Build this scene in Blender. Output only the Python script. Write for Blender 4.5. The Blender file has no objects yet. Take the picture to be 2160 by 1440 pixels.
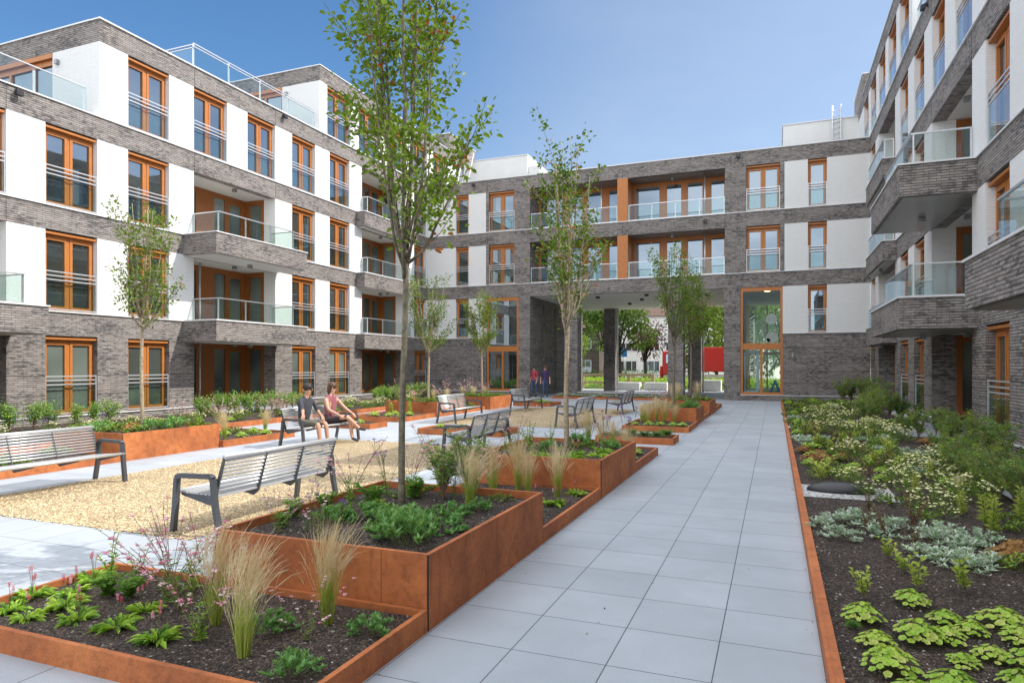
import bpy, bmesh, math, random
from mathutils import Vector, Matrix, Quaternion
R = math.radians
random.seed(7)
scene = bpy.context.scene
col = scene.collection

# ---------------------------------------------------------------- camera, sky, sun
CAM_H = 1.77
YAW = math.atan(554 / 1400.0)
cam_d = bpy.data.cameras.new("camera")
cam_d.sensor_width = 36.0
cam_d.lens = 1400.0 / 2160.0 * 36.0
cam_d.shift_y = 50.0 / 2160.0
cam_d.clip_start = 0.05
cam_d.clip_end = 2000
cam = bpy.data.objects.new("camera", cam_d)
cam.location = (0, 0, CAM_H)
cam.rotation_euler = (R(90), 0, YAW)
col.objects.link(cam)
scene.camera = cam

SUN = Vector((0.935, 0.348, 1.0)).normalized()
SUN_STRENGTH = 2.15
SKY_STRENGTH = 0.08
world = bpy.data.worlds.new("World")
scene.world = world
world.use_nodes = True
wn = world.node_tree
bg = wn.nodes["Background"]
sky = wn.nodes.new("ShaderNodeTexSky")
sky.sky_type = 'NISHITA'
sky.sun_disc = False
sky.sun_elevation = math.asin(SUN.z)
sky.sun_rotation = math.atan2(SUN.x, SUN.y)
sky.altitude = 10
sky.air_density = 1.0
sky.dust_density = 1.4
sky.ozone_density = 1.6
# broken white cloud behind the photographer (it shows in the window reflections), brightened to fill the shade; overhead cloud added
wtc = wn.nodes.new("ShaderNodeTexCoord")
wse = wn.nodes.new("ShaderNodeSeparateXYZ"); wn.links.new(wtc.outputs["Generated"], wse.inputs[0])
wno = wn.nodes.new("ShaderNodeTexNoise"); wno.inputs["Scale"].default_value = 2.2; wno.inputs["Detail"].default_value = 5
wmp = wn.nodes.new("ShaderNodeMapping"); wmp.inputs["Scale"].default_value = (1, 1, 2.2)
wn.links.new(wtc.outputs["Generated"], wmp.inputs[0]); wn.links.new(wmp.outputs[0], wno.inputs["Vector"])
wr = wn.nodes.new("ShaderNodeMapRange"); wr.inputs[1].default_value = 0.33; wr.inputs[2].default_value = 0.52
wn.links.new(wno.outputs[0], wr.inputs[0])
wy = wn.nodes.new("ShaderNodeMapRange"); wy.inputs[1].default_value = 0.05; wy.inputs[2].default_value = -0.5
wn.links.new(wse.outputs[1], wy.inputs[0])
wz = wn.nodes.new("ShaderNodeMapRange"); wz.inputs[1].default_value = 0.56; wz.inputs[2].default_value = 0.78  # unseen overhead cloud, added so more light reaches the shaded path
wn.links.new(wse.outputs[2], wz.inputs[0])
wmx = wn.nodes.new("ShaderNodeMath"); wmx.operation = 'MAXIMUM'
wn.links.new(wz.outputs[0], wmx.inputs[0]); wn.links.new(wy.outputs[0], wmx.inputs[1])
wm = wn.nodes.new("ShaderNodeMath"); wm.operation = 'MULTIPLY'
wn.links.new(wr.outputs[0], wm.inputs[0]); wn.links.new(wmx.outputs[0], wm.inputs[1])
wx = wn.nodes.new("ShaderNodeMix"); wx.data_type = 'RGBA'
# thin high haze and a few faint wisps low over the roofs
wn2 = wn.nodes.new("ShaderNodeTexNoise"); wn2.inputs["Scale"].default_value = 1.6; wn2.inputs["Detail"].default_value = 6; wn2.inputs["Roughness"].default_value = .6
wmp2 = wn.nodes.new("ShaderNodeMapping"); wmp2.inputs["Scale"].default_value = (1, 1, 3.5); wmp2.inputs["Location"].default_value = (.3, .1, 0)
wn.links.new(wtc.outputs["Generated"], wmp2.inputs[0]); wn.links.new(wmp2.outputs[0], wn2.inputs["Vector"])
wh = wn.nodes.new("ShaderNodeMapRange"); wh.inputs[1].default_value = 0.46; wh.inputs[2].default_value = 0.85; wh.inputs[4].default_value = 0.55
wn.links.new(wn2.outputs[0], wh.inputs[0])
dz_ = wn.nodes.new("ShaderNodeVectorMath"); dz_.operation = 'DOT_PRODUCT'; dz_.inputs[1].default_value = (0.06, 0.97, 0.22)
wn.links.new(wtc.outputs["Generated"], dz_.inputs[0])
hz_ = wn.nodes.new("ShaderNodeMapRange"); hz_.inputs[1].default_value = 0.78; hz_.inputs[2].default_value = 1.0; hz_.inputs[4].default_value = 0.30
hz_.interpolation_type = 'SMOOTHSTEP'
wn.links.new(dz_.outputs["Value"], hz_.inputs[0])
wa = wn.nodes.new("ShaderNodeMath"); wa.operation = 'MULTIPLY_ADD'
wn.links.new(wh.outputs[0], wa.inputs[0]); wn.links.new(hz_.outputs[0], wa.inputs[1]); wn.links.new(hz_.outputs[0], wa.inputs[2])
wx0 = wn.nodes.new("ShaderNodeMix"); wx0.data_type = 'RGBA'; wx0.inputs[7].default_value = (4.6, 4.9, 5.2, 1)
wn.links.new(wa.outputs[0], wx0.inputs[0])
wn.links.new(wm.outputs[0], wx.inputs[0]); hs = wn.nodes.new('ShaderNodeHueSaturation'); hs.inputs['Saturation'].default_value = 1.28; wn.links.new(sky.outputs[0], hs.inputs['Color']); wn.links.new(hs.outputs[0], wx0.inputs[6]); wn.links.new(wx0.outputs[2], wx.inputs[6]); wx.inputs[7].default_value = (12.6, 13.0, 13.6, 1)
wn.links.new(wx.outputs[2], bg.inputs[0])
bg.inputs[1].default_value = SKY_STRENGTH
sl = bpy.data.lights.new("sun", 'SUN')
sl.energy = SUN_STRENGTH
sl.angle = R(0.5)
sl.color = (1.0, 0.95, 0.87)
so = bpy.data.objects.new("sun", sl)
so.rotation_euler = SUN.to_track_quat('Z', 'Y').to_euler()
so.location = (20, 10, 40)
col.objects.link(so)
scene.view_settings.view_transform = 'Standard'
scene.view_settings.look = 'None'
scene.view_settings.gamma = 1
scene.view_settings.exposure = 1.22
scene.cycles.max_bounces = 8
scene.cycles.diffuse_bounces = 4
scene.cycles.glossy_bounces = 3
scene.cycles.transparent_max_bounces = 16
scene.cycles.transmission_bounces = 4
scene.cycles.caustics_reflective = False
scene.cycles.caustics_refractive = False
scene.cycles.use_denoising = True

# ---------------------------------------------------------------- materials
def nt(name):
    m = bpy.data.materials.new(name)
    m.use_nodes = True
    t = m.node_tree
    b = t.nodes["Principled BSDF"]
    return m, t, b

def N(t, typ, **kw):
    n = t.nodes.new(typ)
    for k, v in kw.items():
        setattr(n, k, v)
    return n

def math_node(t, op, a, b=None):
    n = N(t, "ShaderNodeMath", operation=op)
    for i, x in enumerate((a, b)):
        if x is None: continue
        if isinstance(x, (int, float)): n.inputs[i].default_value = x
        else: t.links.new(x, n.inputs[i])
    return n.outputs[0]

def mixc(t, fac, a, b, blend='MIX'):
    n = N(t, "ShaderNodeMix", data_type='RGBA', blend_type=blend)
    for idx, x in ((0, fac), (6, a), (7, b)):
        if isinstance(x, (int, float)): n.inputs[idx].default_value = x
        elif isinstance(x, tuple): n.inputs[idx].default_value = (*x, 1) if len(x) == 3 else x
        else: t.links.new(x, n.inputs[idx])
    return n.outputs[2]

def ramp(t, fac, stops):
    n = N(t, "ShaderNodeValToRGB")
    el = n.color_ramp.elements
    while len(el) > 1: el.remove(el[-1])
    for i, (p, c) in enumerate(stops):
        e = el[0] if i == 0 else el.new(p)
        e.position = p
        e.color = (*c, 1) if isinstance(c, tuple) else (c, c, c, 1)
    t.links.new(fac, n.inputs[0])
    return n.outputs[0]

def noise(t, scale, detail=3, vec=None, rough=0.55):
    n = N(t, "ShaderNodeTexNoise")
    n.inputs["Scale"].default_value = scale
    n.inputs["Detail"].default_value = detail
    n.inputs["Roughness"].default_value = rough
    if vec is not None: t.links.new(vec, n.inputs["Vector"])
    return n.outputs[0]

def world_pos(t):
    return N(t, "ShaderNodeNewGeometry").outputs["Position"]

def wall_uv(t):
    g = N(t, "ShaderNodeNewGeometry")
    sp = N(t, "ShaderNodeSeparateXYZ"); t.links.new(g.outputs["Position"], sp.inputs[0])
    sn = N(t, "ShaderNodeSeparateXYZ"); t.links.new(g.outputs["True Normal"], sn.inputs[0])
    ax = math_node(t, 'ABSOLUTE', sn.outputs[0])
    k = math_node(t, 'GREATER_THAN', ax, 0.6)
    a = math_node(t, 'MULTIPLY', sp.outputs[1], k)
    k2 = math_node(t, 'SUBTRACT', 1.0, k)
    b = math_node(t, 'MULTIPLY', sp.outputs[0], k2)
    u = math_node(t, 'ADD', a, b)
    az = math_node(t, 'ABSOLUTE', sn.outputs[2])
    kz = math_node(t, 'GREATER_THAN', az, 0.6)
    v1 = math_node(t, 'MULTIPLY', sp.outputs[1], kz)
    v = math_node(t, 'ADD', sp.outputs[2], v1)
    c = N(t, "ShaderNodeCombineXYZ")
    t.links.new(u, c.inputs[0]); t.links.new(v, c.inputs[1])
    return c.outputs[0]

def bump(t, b, h, strength=0.3, dist=0.01):
    n = N(t, "ShaderNodeBump")
    n.inputs["Strength"].default_value = strength
    n.inputs["Distance"].default_value = dist
    t.links.new(h, n.inputs["Height"])
    t.links.new(n.outputs[0], b.inputs["Normal"])

def brick_mat(name, c1, c2, mortar, w=0.25, h=0.0605, ms=0.0038, rough=0.85, patch=0.72, dark=(0.05, 0.048, 0.052), bs=0.6, hj=0.0):
    m, t, b = nt(name)
    uv = wall_uv(t)
    br = N(t, "ShaderNodeTexBrick")
    br.offset = 0.37; br.offset_frequency = 2; br.squash = 1.0
    t.links.new(uv, br.inputs["Vector"])
    br.inputs["Color1"].default_value = (*c1, 1)
    br.inputs["Color2"].default_value = (*c2, 1)
    br.inputs["Mortar"].default_value = (*mortar, 1)
    br.inputs["Scale"].default_value = 1.0
    br.inputs["Mortar Size"].default_value = ms
    br.inputs["Mortar Smooth"].default_value = 0.15
    br.inputs["Bias"].default_value = 0.0
    br.inputs["Brick Width"].default_value = w
    br.inputs["Row Height"].default_value = h
    mp = N(t, "ShaderNodeMapping"); t.links.new(uv, mp.inputs[0]); mp.inputs["Scale"].default_value = (5, 17, 1)
    n1 = noise(t, 1.0, 2, mp.outputs[0])
    mp2 = N(t, "ShaderNodeMapping"); t.links.new(uv, mp2.inputs[0]); mp2.inputs["Scale"].default_value = (0.8, 2.2, 1)
    n2 = noise(t, 1.0, 3, mp2.outputs[0])
    f = math_node(t, 'ADD', math_node(t, 'MULTIPLY', n1, 0.7), math_node(t, 'MULTIPLY', n2, 0.45))
    fac = ramp(t, f, [(0.575, 0.0), (0.68, patch)])
    c = mixc(t, fac, br.outputs[0], dark)
    if hj:                                   # raked bed joints: deeper and darker than the butted head joints
        su = N(t, "ShaderNodeSeparateXYZ"); t.links.new(uv, su.inputs[0])
        fr_ = math_node(t, 'FRACT', math_node(t, 'DIVIDE', su.outputs[1], h))
        ed = math_node(t, 'ABSOLUTE', math_node(t, 'SUBTRACT', fr_, 0.5))
        c = mixc(t, ramp(t, ed, [(0.34, 0.0), (0.42, hj)]), c, mortar)
    n3 = noise(t, 40, 2, uv)
    c = mixc(t, 0.25, c, ramp(t, n3, [(0.3, 0.35), (0.7, 1.0)]), 'MULTIPLY')
    t.links.new(c, b.inputs["Base Color"])
    b.inputs["Roughness"].default_value = rough
    inv = math_node(t, 'SUBTRACT', 1.0, br.outputs[1])
    hh = math_node(t, 'ADD', inv, math_node(t, 'MULTIPLY', n3, 0.25))
    bump(t, b, hh, bs, 0.012)
    return m

def plain(name, c, rough=0.6, metal=0.0, var=0.12, scale=8.0, spec=None, bs=0.0, bscale=60):
    m, t, b = nt(name)
    p = world_pos(t)
    n = noise(t, scale, 4, p)
    lo = tuple(x * (1 - var) for x in c); hi = tuple(min(1, x * (1 + var)) for x in c)
    t.links.new(ramp(t, n, [(0.3, lo), (0.7, hi)]), b.inputs["Base Color"])
    b.inputs["Roughness"].default_value = rough
    b.inputs["Metallic"].default_value = metal
    if spec is not None: b.inputs["Specular IOR Level"].default_value = spec
    if bs: bump(t, b, noise(t, bscale, 3, p), bs, 0.004)
    return m

def wood_mat(name, c, c2):
    m, t, b = nt(name)
    p = world_pos(t)
    mp = N(t, "ShaderNodeMapping"); t.links.new(p, mp.inputs[0]); mp.inputs["Scale"].default_value = (14, 14, 1.6)
    n = noise(t, 3.0, 5, mp.outputs[0])
    t.links.new(ramp(t, n, [(0.3, c), (0.7, c2)]), b.inputs["Base Color"])
    b.inputs["Roughness"].default_value = 0.45
    return m

def glassy(name, base, ior=1.9, rough=0.015, transp=False, tint=(0.9, 0.95, 0.93), wob=0.0):
    m = bpy.data.materials.new(name); m.use_nodes = True
    t = m.node_tree; t.nodes.clear()
    out = N(t, "ShaderNodeOutputMaterial")
    g_ = N(t, "ShaderNodeNewGeometry")
    dp = N(t, "ShaderNodeVectorMath", operation='DOT_PRODUCT')
    t.links.new(g_.outputs["Incoming"], dp.inputs[0]); t.links.new(g_.outputs["Normal"], dp.inputs[1])
    q = math_node(t, 'SUBTRACT', 1.0, math_node(t, 'ABSOLUTE', dp.outputs["Value"]))
    f0 = ((ior - 1) / (ior + 1)) ** 2
    fac = math_node(t, 'ADD', math_node(t, 'MULTIPLY', math_node(t, 'POWER', q, 5.0), 1 - f0), f0)
    gl = N(t, "ShaderNodeBsdfGlossy"); gl.inputs["Roughness"].default_value = rough
    gl.inputs["Color"].default_value = (0.72, 0.86, 1, 1)
    if transp:
        a = N(t, "ShaderNodeBsdfTransparent"); a.inputs[0].default_value = (*tint, 1)
    else:
        a = N(t, "ShaderNodeBsdfDiffuse")
        p = world_pos(t)
        mp = N(t, "ShaderNodeMapping"); t.links.new(p, mp.inputs[0]); mp.inputs["Scale"].default_value = (0.35, 0.35, 0.5)
        n = noise(t, 1.0, 1, mp.outputs[0])
        t.links.new(ramp(t, n, [(0.35, tuple(x * 0.55 for x in base)), (0.65, tuple(x * 1.6 for x in base))]), a.inputs[0])
    if wob:
        bn = N(t, "ShaderNodeBump"); bn.inputs["Strength"].default_value = wob; bn.inputs["Distance"].default_value = 0.01
        t.links.new(noise(t, 1.4, 1, world_pos(t)), bn.inputs["Height"])
        t.links.new(bn.outputs[0], gl.inputs["Normal"])
    mx = N(t, "ShaderNodeMixShader")
    t.links.new(fac, mx.inputs[0]); t.links.new(a.outputs[0], mx.inputs[1]); t.links.new(gl.outputs[0], mx.inputs[2])
    t.links.new(mx.outputs[0], out.inputs[0])
    return m

def leaf_mat(name, c, c2, rough=0.5, trans=0.35, scale=9.0):
    m, t, b = nt(name)
    out = t.nodes["Material Output"]
    oi = N(t, "ShaderNodeObjectInfo")
    p = world_pos(t)
    n = noise(t, scale, 2, p)
    f = math_node(t, 'ADD', math_node(t, 'MULTIPLY', n, 0.9), math_node(t, 'MULTIPLY', oi.outputs["Random"], 0.25))
    cc = ramp(t, f, [(0.30, c), (0.85, c2)])
    t.links.new(cc, b.inputs["Base Color"])
    b.inputs["Roughness"].default_value = rough
    b.inputs["Specular IOR Level"].default_value = 0.35
    tr = N(t, "ShaderNodeBsdfTranslucent"); t.links.new(mixc(t, 0.5, cc, (1.0, 1.0, 0.25), 'MULTIPLY'), tr.inputs[0])
    tr2 = tr
    mx = N(t, "ShaderNodeMixShader"); mx.inputs[0].default_value = trans
    t.links.new(b.outputs[0], mx.inputs[1]); t.links.new(tr2.outputs[0], mx.inputs[2])
    t.links.new(mx.outputs[0], out.inputs[0])
    return m

M = {}
M['brick'] = brick_mat("grey_brick", (0.265, 0.235, 0.215), (0.385, 0.345, 0.32), (0.03, 0.027, 0.025), hj=0.92)
M['white_brick'] = brick_mat("white_brick", (0.80, 0.80, 0.785), (0.83, 0.83, 0.815), (0.66, 0.66, 0.65), patch=0.04, ms=0.004, dark=(0.5, 0.5, 0.48), bs=0.35)
M['render'] = plain("white_render", (0.70, 0.70, 0.68), 0.9, var=0.04, scale=1.5)
M['coping'] = plain("coping_metal", (0.72, 0.72, 0.72), 0.45, var=0.03)
M['joint'] = plain("dark_joint", (0.02, 0.02, 0.02), 0.9)
M['timber'] = wood_mat("oiled_timber", (0.38, 0.130, 0.027), (0.54, 0.195, 0.043))
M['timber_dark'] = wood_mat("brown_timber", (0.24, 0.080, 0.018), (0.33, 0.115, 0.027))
M['glass'] = glassy("window_glass", (0.035, 0.04, 0.036), 3.1, wob=0.04)
M['glass_blind'] = glassy("window_glass_pale", (0.12, 0.14, 0.12), 2.0, wob=0.04)
M['clear'] = glassy("balcony_glass", None, 1.45, transp=True, tint=(0.90, 0.945, 0.93))
M['lobby_glass'] = glassy("lobby_glass", None, 1.28, transp=True, tint=(0.90, 0.94, 0.90))
M['steel'] = plain("brushed_steel", (0.66, 0.67, 0.68), 0.35, 0.75, 0.05)
M['steel_white'] = plain("silver_paint", (0.60, 0.61, 0.62), 0.32, 0.45, 0.04)
M['dark_steel'] = plain("charcoal_paint", (0.085, 0.09, 0.10), 0.38, 0.3, 0.1)
M['soffit'] = plain("soffit_board", (0.56, 0.55, 0.53), 0.75, var=0.03)
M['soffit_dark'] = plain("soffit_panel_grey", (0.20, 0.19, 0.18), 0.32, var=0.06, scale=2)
M['soffit_cream'] = plain("soffit_cream", (0.86, 0.82, 0.73), 0.6, var=0.03)
M['roof'] = plain("roof_felt", (0.10, 0.10, 0.105), 0.9)
M['black'] = plain("black_plastic", (0.02, 0.02, 0.022), 0.4)
M['lamp'] = plain("lamp_housing", (0.30, 0.31, 0.32), 0.4, 0.5)
M['plaster'] = plain("lobby_plaster", (0.62, 0.62, 0.57), 0.9, var=0.03)

def corten(name, streak=True):
    m, t, b = nt(name)
    p = world_pos(t)
    n1 = noise(t, 2.2, 5, p)
    c = ramp(t, n1, [(0.32, (0.36, 0.105, 0.032)), (0.55, (0.50, 0.155, 0.044)), (0.72, (0.58, 0.20, 0.060))])
    n4 = noise(t, 11, 5, p, .7)
    c = mixc(t, 0.75, c, ramp(t, n4, [(0.34, 0.62), (0.5, 1.0), (0.7, 1.18)]), 'MULTIPLY')
    mp = N(t, "ShaderNodeMapping"); t.links.new(p, mp.inputs[0]); mp.inputs["Scale"].default_value = (9, 9, 0.7)
    n2 = noise(t, 1.6, 4, mp.outputs[0])
    c = mixc(t, ramp(t, n2, [(0.60, 0.0), (0.78, 0.4)]), c, (0.12, 0.05, 0.03))
    n3 = noise(t, 140, 2, p)
    c = mixc(t, 0.65, c, ramp(t, n3, [(0.3, 0.55), (0.62, 1.08)]), 'MULTIPLY')
    t.links.new(c, b.inputs["Base Color"])
    b.inputs["Roughness"].default_value = 0.72
    b.inputs["Specular IOR Level"].default_value = 0.5
    bump(t, b, math_node(t, 'ADD', n3, math_node(t, 'MULTIPLY', n1, 0.6)), 0.35, 0.006)
    return m
M['corten'] = corten("weathering_steel")

def paving():
    m, t, b = nt("concrete_slabs")
    p = world_pos(t)
    mp = N(t, "ShaderNodeMapping"); t.links.new(p, mp.inputs[0])
    mp.inputs["Location"].default_value = (-0.272 + 0.6 * 100, -(4.45 - 0.6 * 7) + 0.6 * 100, 0)
    br = N(t, "ShaderNodeTexBrick"); br.offset = 0.0; br.squash = 1.0
    t.links.new(mp.outputs[0], br.inputs["Vector"])
    br.inputs["Color1"].default_value = (0.37, 0.405, 0.445, 1); br.inputs["Color2"].default_value = (0.42, 0.455, 0.495, 1)
    br.inputs["Mortar"].default_value = (0.07, 0.075, 0.08, 1)
    br.inputs["Scale"].default_value = 1; br.inputs["Mortar Size"].default_value = 0.0035
    br.inputs["Mortar Smooth"].default_value = 0.1
    br.inputs["Brick Width"].default_value = 0.6; br.inputs["Row Height"].default_value = 0.6
    n1 = noise(t, 1.3, 5, p, 0.62)
    c = mixc(t, 0.8, br.outputs[0], ramp(t, n1, [(0.3, 0.84), (0.7, 1.04)]), 'MULTIPLY')
    n2 = noise(t, 190, 2, p)
    c = mixc(t, 0.8, c, ramp(t, n2, [(0.25, 0.66), (0.7, 1.12)]), 'MULTIPLY')
    v = N(t, "ShaderNodeTexVoronoi"); v.inputs["Scale"].default_value = 1.7; t.links.new(p, v.inputs["Vector"])
    c = mixc(t, ramp(t, v.outputs[0], [(0.008, 0.9), (0.016, 0.0)]), c, (0.06, 0.05, 0.05))
    v2 = N(t, "ShaderNodeTexVoronoi"); v2.inputs["Scale"].default_value = 2.6; t.links.new(p, v2.inputs["Vector"])
    c = mixc(t, ramp(t, v2.outputs[0], [(0.012, 0.7), (0.03, 0.0)]), c, (0.75, 0.75, 0.74))
    n4 = noise(t, 0.45, 4, p)
    c = mixc(t, ramp(t, n4, [(0.58, 0.0), (0.75, 0.35)]), c, (0.56, 0.55, 0.53))
    t.links.new(c, b.inputs["Base Color"])
    b.inputs["Roughness"].default_value = 0.68
    inv = math_node(t, 'SUBTRACT', 1.0, br.outputs[1])
    bump(t, b, math_node(t, 'ADD', inv, math_node(t, 'MULTIPLY', n2, 0.12)), 0.5, 0.006)
    return m
M['paving'] = paving()

def granular(name, stops, scale, dist=0.02, bs=0.9, big=0.8, bigr=(0.75, 1.1), spots=None):
    m, t, b = nt(name)
    p = world_pos(t)
    v = N(t, "ShaderNodeTexVoronoi"); v.inputs["Scale"].default_value = scale; t.links.new(p, v.inputs["Vector"])
    sp = N(t, "ShaderNodeSeparateColor"); t.links.new(v.outputs["Color"], sp.inputs[0])
    c = ramp(t, sp.outputs[0], stops)
    edge = ramp(t, v.outputs["Distance"], [(0.25, 1.0), (0.62, 0.35)])
    c = mixc(t, 0.8, c, edge, 'MULTIPLY')
    n = noise(t, big, 4, p)
    c = mixc(t, 0.9, c, ramp(t, n, [(0.3, bigr[0]), (0.7, bigr[1])]), 'MULTIPLY')
    if spots:
        c = mixc(t, ramp(t, sp.outputs[1], [(spots[1], 0.0), (spots[1] + 0.004, 1.0)]), c, spots[0])
    t.links.new(c, b.inputs["Base Color"])
    b.inputs["Roughness"].default_value = 0.9
    h = math_node(t, 'SUBTRACT', 1.0, v.outputs["Distance"])
    bump(t, b, h, bs, dist)
    return m
M['gravel'] = granular("yellow_gravel", [(0.0, (0.20, 0.14, 0.08)), (0.14, (0.46, 0.34, 0.19)), (0.5, (0.68, 0.51, 0.29)), (1.0, (0.86, 0.72, 0.48))], 46, 0.025, 0.8, 1.1, (0.82, 1.05))
M['soil'] = granular("dark_mulch", [(0.0, (0.018, 0.013, 0.012)), (0.5, (0.090, 0.060, 0.044)), (0.85, (0.17, 0.118, 0.088)), (1.0, (0.25, 0.185, 0.145))], 75, 0.02, 1.0, 2.0, (0.6, 1.25), ((0.45, 0.42, 0.38), 0.985))
M['pebble'] = granular("white_pebbles", [(0.0, (0.35, 0.33, 0.31)), (0.4, (0.7, 0.68, 0.66)), (1.0, (0.9, 0.9, 0.88))], 30, 0.02, 0.9)
M['asphalt'] = plain("asphalt", (0.06, 0.06, 0.062), 0.95, var=0.2, scale=3)
M['grass'] = plain("meadow_ground", (0.075, 0.13, 0.025), 0.95, var=0.45, scale=1.4)
M['bark'] = plain("young_bark", (0.17, 0.145, 0.10), 0.85, var=0.45, scale=22, bs=0.5, bscale=50)
M['bark_pale'] = plain("pale_bark", (0.36, 0.29, 0.20), 0.85, var=0.35, scale=22, bs=0.5, bscale=50)
M['bark_dark'] = plain("dark_bark", (0.07, 0.055, 0.04), 0.9, var=0.3, scale=6)
LM = {
 'tree': leaf_mat("tree_leaf", (0.07, 0.145, 0.012), (0.25, 0.36, 0.04)),
 'tree_red': leaf_mat("tree_leaf_red", (0.28, 0.08, 0.02), (0.42, 0.16, 0.03)),
 'far': leaf_mat("far_leaf", (0.05, 0.11, 0.018), (0.20, 0.32, 0.05), scale=0.9),
 'far2': leaf_mat("far_leaf_light", (0.14, 0.25, 0.04), (0.36, 0.48, 0.09), scale=0.9),
 'plum': leaf_mat("plum_leaf", (0.12, 0.04, 0.05), (0.26, 0.12, 0.11), scale=1.0),
 'mid': leaf_mat("mid_green_leaf", (0.11, 0.25, 0.035), (0.25, 0.43, 0.08)),
 'mint': leaf_mat("cool_green_leaf", (0.15, 0.34, 0.11), (0.30, 0.52, 0.19)),
 'light': leaf_mat("light_green_leaf", (0.24, 0.46, 0.04), (0.50, 0.66, 0.10)),
 'yellowish': leaf_mat("yellow_green_leaf", (0.36, 0.48, 0.07), (0.60, 0.64, 0.18)),
 'silver': leaf_mat("silver_leaf", (0.44, 0.55, 0.43), (0.72, 0.79, 0.66), rough=0.8, trans=0.15),
 'dark': leaf_mat("dark_green_leaf", (0.045, 0.13, 0.03), (0.11, 0.24, 0.06)),
 'olive': leaf_mat("olive_leaf", (0.20, 0.29, 0.08), (0.40, 0.48, 0.17)),
 'purple': leaf_mat("purple_leaf", (0.11, 0.045, 0.045), (0.25, 0.13, 0.09)),
 'rust': leaf_mat("rusty_leaf", (0.30, 0.12, 0.04), (0.42, 0.26, 0.08)),
 'stem': leaf_mat("plant_stem", (0.10, 0.13, 0.05), (0.16, 0.16, 0.07), trans=0.0),
 'twig': leaf_mat("brown_twig", (0.16, 0.09, 0.06), (0.26, 0.16, 0.11), trans=0.0),
 'straw': leaf_mat("straw_plume", (0.68, 0.53, 0.34), (0.88, 0.76, 0.56), trans=0.35),
 'blade': leaf_mat("grass_blade", (0.30, 0.40, 0.06), (0.55, 0.60, 0.15)),
 'pink': leaf_mat("pink_petal", (0.72, 0.22, 0.38), (0.88, 0.55, 0.66), trans=0.3),
 'palepink': leaf_mat("pale_pink_petal", (0.85, 0.62, 0.68), (0.92, 0.82, 0.84), trans=0.3),
 'redpink': leaf_mat("red_spike", (0.50, 0.05, 0.08), (0.68, 0.20, 0.24), trans=0.1),
 'violet': leaf_mat("violet_flower", (0.20, 0.09, 0.42), (0.36, 0.20, 0.58), trans=0.2),
 'cream': leaf_mat("cream_flower", (0.82, 0.80, 0.34), (0.92, 0.90, 0.55), trans=0.2),
 'orange': leaf_mat("orange_flower", (0.72, 0.34, 0.07), (0.8, 0.48, 0.12), trans=0.2),
}

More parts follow.
